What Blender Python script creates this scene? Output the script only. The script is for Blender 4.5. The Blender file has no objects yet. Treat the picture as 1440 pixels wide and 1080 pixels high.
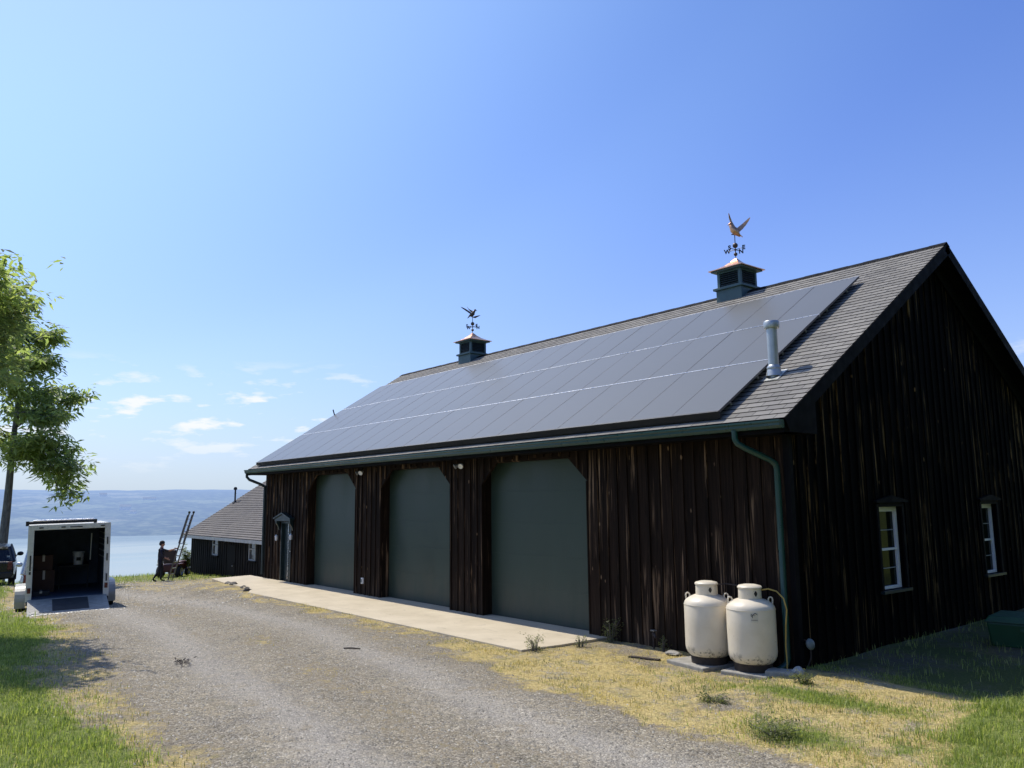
import bpy, bmesh, math, random
import numpy as np
from mathutils import Vector, Matrix, noise
from math import sin, cos, pi, radians, sqrt, atan2
random.seed(7); RNG = np.random.default_rng(11)
S = bpy.context.scene
COL = S.collection

# ------------------------------------------------------------------ helpers
def lerp(a, b, t): return a + (b - a) * t
def sstep(a, b, x):
    t = min(1, max(0, (x - a) / (b - a))); return t * t * (3 - 2 * t)
def interp(x, xs, ys):
    if x <= xs[0]: return ys[0]
    for i in range(len(xs) - 1):
        if x <= xs[i + 1]: return lerp(ys[i], ys[i + 1], (x - xs[i]) / (xs[i + 1] - xs[i]))
    return ys[-1]

class MB:
    """collects shapes into one mesh"""
    def __init__(s): s.v = []; s.f = []; s.mi = []; s.uv = []; s.sm = []
    def add(s, vs, fs, mi=0, uvs=None, smooth=False):
        o = len(s.v); s.v += [tuple(p) for p in vs]
        for k, f in enumerate(fs):
            s.f.append([i + o for i in f]); s.mi.append(mi); s.sm.append(smooth)
            s.uv.append(uvs[k] if uvs else None)
    def quad(s, a, b, c, d, mi=0, uv=None): s.add([a, b, c, d], [(0, 1, 2, 3)], mi, [uv] if uv else None)
    def box(s, x0, x1, y0, y1, z0, z1, mi=0, M=None):
        v = [(x, y, z) for z in (z0, z1) for y in (y0, y1) for x in (x0, x1)]
        if M: v = [tuple(M @ Vector(p)) for p in v]
        s.add(v, [(0, 2, 3, 1), (4, 5, 7, 6), (0, 1, 5, 4), (2, 6, 7, 3), (0, 4, 6, 2), (1, 3, 7, 5)], mi)
    def hexa(s, b, t, mi=0):   # bottom quad, top quad (same winding, ccw from above)
        s.add(list(b) + list(t), [(3, 2, 1, 0), (4, 5, 6, 7), (0, 1, 5, 4), (1, 2, 6, 5), (2, 3, 7, 6), (3, 0, 4, 7)], mi)
    def tube(s, pts, rad, n=8, mi=0, cap=True, smooth=True, squash=None):
        pts = [Vector(p) for p in pts]
        if not hasattr(rad, '__len__'): rad = [rad] * len(pts)
        vs = []; prev = None
        for i, p in enumerate(pts):
            d = (pts[min(i + 1, len(pts) - 1)] - pts[max(i - 1, 0)]).normalized()
            if prev is None:
                a = Vector((0, 0, 1)) if abs(d.z) < .9 else Vector((1, 0, 0))
                u = d.cross(a).normalized()
            else:
                u = (prev - d * prev.dot(d)).normalized()
            prev = u; w = d.cross(u)
            for k in range(n):
                t = 2 * pi * k / n
                vs.append(p + (u * cos(t) + w * sin(t)) * rad[i])
        fs = []
        for i in range(len(pts) - 1):
            for k in range(n):
                fs.append((i * n + k, i * n + (k + 1) % n, (i + 1) * n + (k + 1) % n, (i + 1) * n + k))
        s.add(vs, fs, mi, None, smooth)
        if cap:
            o = len(s.v) - len(vs)
            s.f.append([o + k for k in range(n)][::-1]); s.mi.append(mi); s.uv.append(None); s.sm.append(False)
            s.f.append([o + (len(pts) - 1) * n + k for k in range(n)]); s.mi.append(mi); s.uv.append(None); s.sm.append(False)
    def lathe(s, prof, c=(0, 0, 0), n=32, mi=0, M=None, smooth=True):
        vs = []; fs = []
        for r, z in prof:
            for k in range(n):
                t = 2 * pi * k / n
                p = Vector((c[0] + r * cos(t), c[1] + r * sin(t), c[2] + z))
                vs.append(M @ p if M else p)
        for i in range(len(prof) - 1):
            for k in range(n):
                fs.append((i * n + k, i * n + (k + 1) % n, (i + 1) * n + (k + 1) % n, (i + 1) * n + k))
        s.add(vs, fs, mi, None, smooth)
    def ell(s, c, r, n=14, m=8, mi=0, M=None):
        vs = []; fs = []
        for i in range(m + 1):
            a = -pi / 2 + pi * i / m
            for k in range(n):
                t = 2 * pi * k / n
                p = Vector((c[0] + r[0] * cos(a) * cos(t), c[1] + r[1] * cos(a) * sin(t), c[2] + r[2] * sin(a)))
                vs.append(M @ p if M else p)
        for i in range(m):
            for k in range(n):
                fs.append((i * n + k, i * n + (k + 1) % n, (i + 1) * n + (k + 1) % n, (i + 1) * n + k))
        s.add(vs, fs, mi, None, True)
    def prism(s, poly, axis, a, b, mi=0):
        """poly of 2-D points extruded along axis (0 x,1 y,2 z) from a to b"""
        def P(p, t):
            return (t, p[0], p[1]) if axis == 0 else (p[0], t, p[1]) if axis == 1 else (p[0], p[1], t)
        n = len(poly)
        vs = [P(p, a) for p in poly] + [P(p, b) for p in poly]
        fs = [tuple(range(n)), tuple(range(2 * n - 1, n - 1, -1))] + [(i, i + n, (i + 1) % n + n, (i + 1) % n) for i in range(n)]
        s.add(vs, fs, mi)
    def build(s, name, mats, parent=None, bevel=0, fixn=True, smooth=None):
        me = bpy.data.meshes.new(name)
        me.from_pydata(s.v, [], s.f)
        if not isinstance(mats, (list, tuple)): mats = [mats]
        for m in mats: me.materials.append(m)
        me.polygons.foreach_set('material_index', s.mi)
        me.polygons.foreach_set('use_smooth', [bool(x) for x in s.sm] if smooth is None else [smooth] * len(s.f))
        if any(u is not None for u in s.uv):
            L = me.uv_layers.new(name='UVMap'); buf = []
            for u, f in zip(s.uv, s.f):
                for k in range(len(f)): buf += list(u[k]) if u else [0, 0]
            L.data.foreach_set('uv', buf)
        me.validate(); me.update()
        if fixn:
            bm = bmesh.new(); bm.from_mesh(me)
            bmesh.ops.recalc_face_normals(bm, faces=bm.faces)
            bm.to_mesh(me); bm.free()
        if any(s.sm): me.set_sharp_from_angle(angle=radians(40))
        o = bpy.data.objects.new(name, me); COL.objects.link(o)
        if parent: o.parent = parent
        if bevel:
            b = o.modifiers.new('bevel', 'BEVEL'); b.width = bevel; b.segments = 2; b.limit_method = 'ANGLE'
        return o

def tag(o, label, cat, group=None):
    o['label'] = label; o['category'] = cat
    if group: o['group'] = group
    return o
def thing(name, label, cat, loc=(0, 0, 0), rz=0, group=None):
    o = bpy.data.objects.new(name, None); COL.objects.link(o)
    o.empty_display_size = .2
    o.location = loc; o.rotation_euler = (0, 0, rz)
    return tag(o, label, cat, group)
def struct(o): o['kind'] = 'structure'; return o
def stuff(o): o['kind'] = 'stuff'; return o

# ------------------------------------------------------------------ materials
class NT:
    def __init__(s, name):
        s.m = bpy.data.materials.new(name); s.m.use_nodes = True
        s.t = s.m.node_tree; s.t.nodes.clear()
        s.out = s.n('ShaderNodeOutputMaterial')
    def n(s, typ, **kw):
        nd = s.t.nodes.new(typ)
        for k, v in kw.items():
            if hasattr(nd, k) and k not in nd.inputs: setattr(nd, k, v)
        return nd
    def l(s, a, b): s.t.links.new(a, b)
    def val(s, sock, v):
        if hasattr(v, 'is_output') or isinstance(v, bpy.types.NodeSocket): s.l(v, sock)
        else: sock.default_value = (*v, 1) if isinstance(v, (tuple, list)) and len(v) == 3 and sock.type == 'RGBA' else v
    def coord(s, kind='Object', scale=(1, 1, 1), loc=(0, 0, 0)):
        c = s.n('ShaderNodeTexCoord'); mp = s.n('ShaderNodeMapping')
        mp.inputs['Scale'].default_value = scale; mp.inputs['Location'].default_value = loc
        s.l(c.outputs[kind], mp.inputs[0]); return mp.outputs[0]
    def noise(s, vec, scale, detail=4, rough=.55, dist=0):
        nd = s.n('ShaderNodeTexNoise'); s.l(vec, nd.inputs['Vector'])
        nd.inputs['Scale'].default_value = scale; nd.inputs['Detail'].default_value = detail
        nd.inputs['Roughness'].default_value = rough; nd.inputs['Distortion'].default_value = dist
        return nd.outputs['Fac']
    def vor(s, vec, scale, feature='F1', out='Distance'):
        nd = s.n('ShaderNodeTexVoronoi'); nd.feature = feature; s.l(vec, nd.inputs['Vector']); nd.inputs['Scale'].default_value = scale
        return nd.outputs[out]
    def ramp(s, fac, stops):
        r = s.n('ShaderNodeValToRGB'); e = r.color_ramp.elements
        while len(e) < len(stops): e.new(.5)
        for el, (p, c) in zip(e, stops):
            el.position = p; el.color = (*c, 1) if len(c) == 3 else c
        s.val(r.inputs[0], fac); return r.outputs[0]
    def mix(s, fac, a, b, mode='MIX'):
        m = s.n('ShaderNodeMix'); m.data_type = 'RGBA'; m.blend_type = mode
        s.val(m.inputs[0], fac); s.val(m.inputs[6], a); s.val(m.inputs[7], b); return m.outputs[2]
    def math(s, op, a, b=0, clamp=False):
        m = s.n('ShaderNodeMath'); m.operation = op; m.use_clamp = clamp
        s.val(m.inputs[0], a); s.val(m.inputs[1], b); return m.outputs[0]
    def mr(s, v, a, b, c=0, d=1):
        m = s.n('ShaderNodeMapRange'); s.val(m.inputs[0], v)
        for i, x in zip((1, 2, 3, 4), (a, b, c, d)): m.inputs[i].default_value = x
        return m.outputs[0]
    def bump(s, h, strength=.3, dist=.02):
        b = s.n('ShaderNodeBump'); s.l(h, b.inputs['Height']); b.inputs['Strength'].default_value = strength
        b.inputs['Distance'].default_value = dist; return b.outputs[0]
    def attr(s, name, out='Fac'):
        a = s.n('ShaderNodeAttribute'); a.attribute_name = name; return a.outputs[out]
    def bsdf(s, color, rough=.6, metal=0, normal=None, spec=.5, **kw):
        b = s.n('ShaderNodeBsdfPrincipled')
        s.val(b.inputs['Base Color'], color); s.val(b.inputs['Roughness'], rough); s.val(b.inputs['Metallic'], metal)
        s.val(b.inputs['Specular IOR Level'], spec)
        if normal is not None: s.l(normal, b.inputs['Normal'])
        for k, v in kw.items(): s.val(b.inputs[k], v)
        return b.outputs[0]
    def done(s, sh): s.l(sh, s.out.inputs[0]); return s.m

def paint(name, col, rough=.5, metal=0, var=.25, scale=6, bump=.05, dirt=None, spec=.5):
    t = NT(name); c = t.coord(); n = t.noise(c, scale, 6, .6)
    lo = tuple(x * (1 - var) for x in col); hi = tuple(min(1, x * (1 + var)) for x in col)
    k = t.ramp(n, [(.3, lo), (.7, hi)])
    if dirt:
        n2 = t.noise(c, scale * 3.1, 8, .7); k = t.mix(t.mr(n2, .56, .72, 0, .8), k, dirt)
    r = t.mr(t.noise(c, scale * 2, 4), .3, .7, max(0, rough - .1), min(1, rough + .1))
    return t.done(t.bsdf(k, r, metal, t.bump(t.noise(c, scale * 8, 5), bump, .01), spec))

def siding_mat(name, dark, mid, streak, s_amt, spec=.2, low=.0):
    t = NT(name)
    uv = t.coord('UV')
    sep = t.n('ShaderNodeSeparateXYZ'); t.l(uv, sep.inputs[0])
    # one random tone per board
    wn = t.n('ShaderNodeTexWhiteNoise'); wn.noise_dimensions = '1D'
    t.l(t.math('FLOOR', t.math('DIVIDE', sep.outputs[0], .262)), wn.inputs['W'])
    g = t.coord('UV', (26, 1.1, 1)); grain = t.noise(g, 1, 8, .65, .4)
    g2 = t.coord('UV', (70, 1.6, 1)); fine = t.noise(g2, 1, 6, .6)
    base = t.ramp(grain, [(.3, dark), (.72, mid)])
    base = t.mix(t.mr(wn.outputs[0], 0, 1, 0, .6), base, tuple(x * .45 for x in dark))
    # bare weathered streaks, long and vertical, gathered in patches
    st = t.noise(t.coord('UV', (13, .42, 1)), 1, 5, .6, .8)
    pt = t.noise(t.coord('UV', (.75, .5, 1)), 1, 3, .5)
    m = t.math('MULTIPLY', t.mr(st, .535, .64), t.mr(pt, .47, .62))
    m = t.math('MULTIPLY', m, t.mr(fine, .36, .54))
    # knots and chips
    kn = t.vor(t.coord('UV', (5.2, 1.9, 1)), 1)
    m2 = t.math('MULTIPLY', t.mr(kn, .1, .05), t.mr(t.noise(t.coord('UV', (2.1, 2.1, 1)), 1), .48, .6))
    m = t.math('MAXIMUM', m, m2)
    k = t.mix(t.math('MULTIPLY', m, s_amt), base, streak)
    # mud splash at the foot
    foot = t.math('MULTIPLY', t.mr(sep.outputs[1], .75, .0), t.mr(grain, .3, .7))
    k = t.mix(t.math('MULTIPLY', foot, low), k, (.09, .07, .05))
    h = t.math('ADD', t.math('MULTIPLY', grain, .6), t.math('MULTIPLY', fine, .5))
    return t.done(t.bsdf(k, .75, 0, t.bump(h, .5, .012), spec))

M = {}
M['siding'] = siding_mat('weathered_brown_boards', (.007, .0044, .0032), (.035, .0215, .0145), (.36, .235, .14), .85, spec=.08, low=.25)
M['siding_dark'] = siding_mat('shade_darkened_boards', (.0020, .0019, .0022), (.005, .0042, .004), (.29, .19, .085), .8, spec=.03, low=.1)  # dark boards, deepened further to carry the gable's shade in their colour
M['siding_far'] = siding_mat('far_dark_boards', (.007, .007, .008), (.022, .020, .020), (.14, .11, .09), .45, spec=.08)
M['trim'] = paint('dark_stained_trim', (.0045, .0045, .0055), .7, var=.4, scale=3, spec=.08)
M['door_green'] = None
def door_mat():
    t = NT('dark_green_door_paint'); c = t.coord('Object')
    n = t.noise(t.coord('Object', (1, 1, .35)), 1.6, 5, .55)
    k = t.ramp(n, [(.3, (.028, .047, .037)), (.7, (.037, .060, .046))])
    sp = t.n('ShaderNodeSeparateXYZ'); t.l(c, sp.inputs[0])
    dust = t.math('MULTIPLY', t.mr(sp.outputs[2], 1.1, -.1, 0, .5), t.mr(t.noise(t.coord('Object', (3, 3, 1)), 2, 7, .65), .35, .7))
    k = t.mix(dust, k, (.085, .08, .062))
    return t.done(t.bsdf(k, t.mr(n, .3, .7, .36, .5), 0, t.bump(t.noise(c, 1.1, 3), .12, .02), .35))
M['door_green'] = door_mat()
M['teal'] = paint('green_aluminium_gutter', (.006, .046, .040), .35, var=.15, scale=3)
M['dark_teal'] = paint('dark_gutter_green', (.008, .022, .026), .4, var=.2)
M['cupola'] = paint('slate_teal_paint', (.048, .095, .108), .5, var=.18, scale=5)
M['louvre'] = paint('louvre_paint', (.010, .022, .028), .5, var=.2)
M['white'] = paint('white_window_paint', (.78, .79, .8), .45, var=.06, scale=8)
M['grey_frame'] = paint('weathered_grey_frame', (.30, .32, .34), .6, var=.2)
M['cream'] = None
def cream_mat():
    t = NT('cream_tank_paint'); c = t.coord('Object')
    sep = t.n('ShaderNodeSeparateXYZ'); t.l(c, sep.inputs[0])
    k = t.ramp(t.noise(c, 3, 5, .6), [(.3, (.66, .585, .45)), (.7, (.75, .68, .55))])
    # vertical run marks and scuffs
    run = t.noise(t.coord('Object', (14, 14, .8)), 1, 6, .6)
    k = t.mix(t.mr(run, .58, .74, 0, .35), k, (.42, .36, .26))
    # black paint loss near the foot
    low = t.mr(sep.outputs[2], .26, .10)
    ch = t.math('MULTIPLY', low, t.mr(t.noise(c, 13, 7, .75), .54, .58))
    k = t.mix(ch, k, (.035, .03, .026))
    sp = t.math('MULTIPLY', t.mr(t.noise(c, 34, 3, .5), .70, .74), .7)
    k = t.mix(sp, k, (.2, .15, .1))
    return t.done(t.bsdf(k, t.mr(t.noise(c, 9, 4), .3, .7, .34, .5), 0, t.bump(t.noise(c, 4, 4), .12, .02), .45))
M['cream'] = cream_mat()
M['black'] = paint('black_steel', (.012, .012, .013), .5, var=.3)
M['rubber'] = paint('tyre_rubber', (.014, .014, .014), .85, var=.3)
M['rust'] = paint('rusty_dark_iron', (.035, .025, .02), .8, var=.5, scale=14)
M['galv'] = paint('galvanised_steel', (.42, .44, .44), .42, .65, .12, 8)
M['alu'] = paint('bright_aluminium', (.75, .76, .77), .3, .9, .08, 8)
M['copper'] = paint('polished_copper', (.86, .44, .24), .3, 1.0, .16, 5)
M['copper_old'] = paint('tarnished_copper', (.62, .34, .19), .36, .95, .3, 9)
M['bronze'] = paint('dark_bronze', (.09, .07, .06), .45, .6, .3, 8)
M['trailer_white'] = paint('trailer_white_skin', (.62, .61, .55), .4, var=.1, dirt=(.30, .28, .22))
M['fender'] = paint('grey_fender_paint', (.36, .36, .34), .45, .3, .12)
M['trailer_in'] = paint('dark_trailer_lining', (.055, .080, .125), .7, var=.25)
M['ramp'] = paint('grey_ramp_deck', (.30, .29, .26), .7, var=.25, scale=8, dirt=(.12, .11, .1))
M['ramp_dark'] = paint('dark_ramp_mat', (.035, .037, .04), .8, var=.3)
M['silver'] = paint('silver_car_paint', (.45, .48, .50), .28, .5, .06)
M['blackcar'] = paint('black_car_paint', (.008, .009, .012), .25, .1, .1)
M['red'] = paint('dark_red_mower_paint', (.07, .012, .012), .5, var=.3)
M['seat'] = paint('brown_seat_vinyl', (.05, .028, .024), .7, var=.3)
M['lamp_red'] = paint('red_lens', (.10, .010, .010), .3, var=.1)
M['lamp_clear'] = paint('clear_lens', (.7, .72, .75), .15, var=.05)
M['bucket'] = paint('white_plastic_bucket', (.75, .76, .77), .5, var=.05)
M['card'] = paint('brown_cardboard', (.07, .035, .022), .8, var=.2)
M['concrete'] = None
M['stone'] = paint('pale_stone', (.42, .41, .38), .85, var=.3, scale=9, bump=.4)
M['slab'] = paint('concrete_paver', (.29, .275, .24), .9, var=.25, scale=10, bump=.3)
M['rubble'] = paint('dark_rubble', (.11, .10, .085), .9, var=.4, scale=12, bump=.5)
M['ladder'] = paint('dull_ladder_rail', (.16, .155, .14), .5, .4, .3, 20)
M['hose'] = paint('yellow_hose', (.42, .30, .07), .5, var=.2)
M['bin'] = paint('dark_green_plastic', (.008, .055, .020), .5, var=.2)
M['grey_plastic'] = paint('grey_meter_case', (.13, .165, .17), .5, var=.15)
M['decal'] = paint('decal_backing', (.60, .56, .46), .5, var=.08)
M['decal_ink'] = paint('decal_ink', (.10, .10, .10), .5, var=.3)
M['skin'] = paint('skin', (.42, .22, .15), .55, var=.1)
M['shirt'] = paint('dark_shirt', (.028, .026, .034), .85, var=.3, scale=9, bump=.3)
M['trousers'] = paint('navy_trousers', (.012, .014, .024), .85, var=.3, scale=9, bump=.3)
M['boots'] = paint('dark_boots', (.018, .014, .012), .7, var=.3)
M['hair'] = paint('dark_hair', (.010, .008, .007), .8, var=.4, scale=30, bump=.5)
M['orange'] = paint('orange_collar', (.55, .2, .1), .8, var=.15)
M['bark'] = None
def bark():
    t = NT('grey_bark'); c = t.coord('Object', (6, 6, 1.2)); n = t.noise(c, 3, 8, .65, .6)
    return t.done(t.bsdf(t.ramp(n, [(.3, (.07, .065, .06)), (.7, (.24, .225, .21))]), .9, 0, t.bump(n, .8, .04), .2))
M['bark'] = bark()
def concrete():
    t = NT('pale_concrete_apron'); c = t.coord('Object')
    k = t.ramp(t.noise(c, 1.3, 7, .6), [(.3, (.47, .405, .29)), (.7, (.58, .505, .375))])
    k = t.mix(t.mr(t.noise(t.coord('Object', (1, 2.2, 1)), 2.3, 8, .7, .8), .58, .74, 0, .65), k, (.25, .22, .18))
    k = t.mix(t.mr(t.noise(c, 60, 3, .5), .62, .7, 0, .4), k, (.3, .27, .23))
    return t.done(t.bsdf(k, .88, 0, t.bump(t.noise(c, 40, 6), .25, .008), .25))
M['concrete'] = concrete()

SLOPE_LEN = 7.3652
def shingles(name, c1, c2, mort):
    t = NT(name); uv = t.coord('UV')
    b = t.n('ShaderNodeTexBrick'); t.l(uv, b.inputs['Vector'])
    b.offset = .5; b.inputs['Scale'].default_value = 1
    b.inputs['Brick Width'].default_value = .31; b.inputs['Row Height'].default_value = SLOPE_LEN / 46
    b.inputs['Mortar Size'].default_value = .007; b.inputs['Mortar Smooth'].default_value = .2
    b.inputs['Color1'].default_value = (*c1, 1); b.inputs['Color2'].default_value = (*c2, 1); b.inputs['Mortar'].default_value = (*mort, 1)
    n = t.noise(t.coord('UV'), 130, 3, .6); n2 = t.noise(t.coord('UV'), .5, 5, .6)
    k = t.mix(1, b.outputs[0], t.ramp(n, [(.3, (.72, .72, .72)), (.7, (1.25, 1.22, 1.2))]), 'MULTIPLY')
    k = t.mix(1, k, t.ramp(n2, [(.3, (.86, .86, .88)), (.7, (1.1, 1.08, 1.04))]), 'MULTIPLY')
    return t.done(t.bsdf(k, .9, 0, t.bump(n, .4, .006), .25))
M['shingle'] = shingles('grey_asphalt_shingles', (.255, .248, .228), (.185, .181, .168), (.05, .049, .05))
M['shingle_far'] = shingles('far_grey_shingles', (.175, .166, .158), (.145, .138, .132), (.05, .048, .046))

def panel_glass():
    t = NT('solar_glass'); c = t.coord('Object')
    n = t.noise(c, .7, 4, .5)
    k = t.ramp(n, [(.3, (.125, .124, .114)), (.7, (.137, .135, .124))])
    return t.done(t.bsdf(k, .30, 0, None, .36))
M['pv'] = panel_glass()
M['pv_frame'] = paint('black_anodised_frame', (.085, .085, .09), .4, .2, .15)
def window_glass(name, col, spec=.5):
    t = NT(name); c = t.coord('Object')
    k = t.ramp(t.noise(c, 2.5, 4), [(.3, tuple(x * .6 for x in col)), (.7, col)])
    return t.done(t.bsdf(k, .06, 0, t.bump(t.noise(c, 1.5, 2), .03, .05), spec))
M['pane'] = window_glass('dark_window_glass', (.012, .017, .012), .14)
M['pane_far'] = window_glass('far_window_glass', (.03, .035, .045))
def car_glass():
    t = NT('tinted_car_glass')
    tr = t.n('ShaderNodeBsdfTransparent'); tr.inputs[0].default_value = (.62, .68, .70, 1)
    gl = t.n('ShaderNodeBsdfGlossy'); gl.inputs['Roughness'].default_value = .03
    fr = t.n('ShaderNodeFresnel'); fr.inputs[0].default_value = 1.5
    mx = t.n('ShaderNodeMixShader'); t.l(fr.outputs[0], mx.inputs[0]); t.l(tr.outputs[0], mx.inputs[1]); t.l(gl.outputs[0], mx.inputs[2])
    return t.done(mx.outputs[0])
M['car_glass'] = car_glass()

def leaf_mat(name, c1, c2, c3, trans=.45):
    t = NT(name); k = t.ramp(t.attr('tone'), [(0, c1), (.55, c2), (1, c3)])
    d = t.n('ShaderNodeBsdfPrincipled'); t.l(k, d.inputs['Base Color']); d.inputs['Roughness'].default_value = .5
    d.inputs['Specular IOR Level'].default_value = .3
    tr = t.n('ShaderNodeBsdfTranslucent'); t.l(t.mix(1, k, (1.35, 1.45, .7), 'MULTIPLY'), tr.inputs[0])
    mx = t.n('ShaderNodeMixShader'); mx.inputs[0].default_value = trans
    t.l(d.outputs[0], mx.inputs[1]); t.l(tr.outputs[0], mx.inputs[2]); return t.done(mx.outputs[0])
M['leaf'] = leaf_mat('tree_leaves', (.17, .205, .11), (.28, .335, .16), (.42, .46, .22), .62)
M['grass'] = leaf_mat('green_grass', (.11, .155, .035), (.25, .31, .08), (.46, .47, .19), .48)
M['straw'] = leaf_mat('dry_grass', (.27, .215, .08), (.50, .395, .14), (.66, .55, .24), .3)
M['weed'] = leaf_mat('weed_leaves', (.07, .085, .035), (.15, .175, .065), (.28, .28, .13), .4)

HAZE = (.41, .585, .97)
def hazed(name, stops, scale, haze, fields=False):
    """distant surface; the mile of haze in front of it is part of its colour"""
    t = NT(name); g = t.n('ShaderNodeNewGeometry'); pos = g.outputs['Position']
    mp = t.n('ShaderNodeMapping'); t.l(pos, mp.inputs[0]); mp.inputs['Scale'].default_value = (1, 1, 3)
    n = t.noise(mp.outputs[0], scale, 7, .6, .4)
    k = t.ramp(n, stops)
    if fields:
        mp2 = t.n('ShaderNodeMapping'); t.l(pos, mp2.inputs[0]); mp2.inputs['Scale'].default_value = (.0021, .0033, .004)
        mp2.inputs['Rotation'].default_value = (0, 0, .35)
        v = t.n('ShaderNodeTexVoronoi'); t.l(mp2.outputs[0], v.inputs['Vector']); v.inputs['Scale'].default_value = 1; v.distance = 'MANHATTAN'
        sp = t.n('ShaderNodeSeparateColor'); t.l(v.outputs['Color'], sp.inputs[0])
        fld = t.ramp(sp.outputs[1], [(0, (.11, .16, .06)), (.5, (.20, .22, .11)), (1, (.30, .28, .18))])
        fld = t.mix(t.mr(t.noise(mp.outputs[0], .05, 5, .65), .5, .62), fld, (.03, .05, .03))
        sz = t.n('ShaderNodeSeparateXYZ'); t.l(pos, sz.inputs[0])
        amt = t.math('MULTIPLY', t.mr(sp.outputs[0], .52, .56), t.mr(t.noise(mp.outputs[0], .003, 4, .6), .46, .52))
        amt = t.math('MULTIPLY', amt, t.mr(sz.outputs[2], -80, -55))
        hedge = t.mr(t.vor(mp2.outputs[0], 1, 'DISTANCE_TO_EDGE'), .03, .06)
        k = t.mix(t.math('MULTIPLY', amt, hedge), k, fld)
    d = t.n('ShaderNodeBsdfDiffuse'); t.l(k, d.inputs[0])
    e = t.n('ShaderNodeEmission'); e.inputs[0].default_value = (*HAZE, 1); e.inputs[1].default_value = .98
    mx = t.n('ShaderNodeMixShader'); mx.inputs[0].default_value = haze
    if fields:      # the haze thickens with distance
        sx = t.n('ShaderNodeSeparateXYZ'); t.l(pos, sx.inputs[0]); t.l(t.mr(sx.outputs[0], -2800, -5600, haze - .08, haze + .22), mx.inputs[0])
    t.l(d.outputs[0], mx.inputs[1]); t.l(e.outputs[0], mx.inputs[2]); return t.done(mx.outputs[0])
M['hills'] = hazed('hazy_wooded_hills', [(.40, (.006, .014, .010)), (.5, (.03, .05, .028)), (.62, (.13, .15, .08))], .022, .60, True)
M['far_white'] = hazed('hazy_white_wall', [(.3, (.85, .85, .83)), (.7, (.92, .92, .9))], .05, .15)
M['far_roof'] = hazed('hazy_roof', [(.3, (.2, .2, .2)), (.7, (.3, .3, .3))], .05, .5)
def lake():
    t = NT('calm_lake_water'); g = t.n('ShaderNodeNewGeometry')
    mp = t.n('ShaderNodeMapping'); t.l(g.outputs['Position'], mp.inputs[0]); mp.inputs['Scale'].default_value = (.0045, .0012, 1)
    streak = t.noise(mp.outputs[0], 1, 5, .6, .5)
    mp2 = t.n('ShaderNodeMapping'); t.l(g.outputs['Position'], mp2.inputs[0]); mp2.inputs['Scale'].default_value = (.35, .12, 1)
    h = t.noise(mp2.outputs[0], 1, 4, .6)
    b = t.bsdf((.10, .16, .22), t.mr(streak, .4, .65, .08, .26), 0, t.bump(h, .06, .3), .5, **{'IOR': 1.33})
    e = t.n('ShaderNodeEmission'); t.l(t.ramp(streak, [(.40, (.58, .74, .90)), (.56, (.72, .84, .94))]), e.inputs[0]); e.inputs[1].default_value = .95  # pale glow painted into the water, lighter along the streaks
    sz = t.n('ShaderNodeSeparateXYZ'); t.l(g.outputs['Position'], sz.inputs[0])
    e2 = t.n('ShaderNodeEmission'); e2.inputs[0].default_value = (.42, .58, .80, 1); e2.inputs[1].default_value = .85      # hill reflection painted on the far water as a bluer glow
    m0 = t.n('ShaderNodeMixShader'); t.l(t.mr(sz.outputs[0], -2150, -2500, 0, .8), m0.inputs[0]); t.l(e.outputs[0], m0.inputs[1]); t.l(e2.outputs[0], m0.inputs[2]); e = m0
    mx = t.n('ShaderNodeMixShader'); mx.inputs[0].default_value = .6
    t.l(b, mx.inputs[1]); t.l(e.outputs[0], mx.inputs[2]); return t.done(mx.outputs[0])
M['lake'] = lake()

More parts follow.
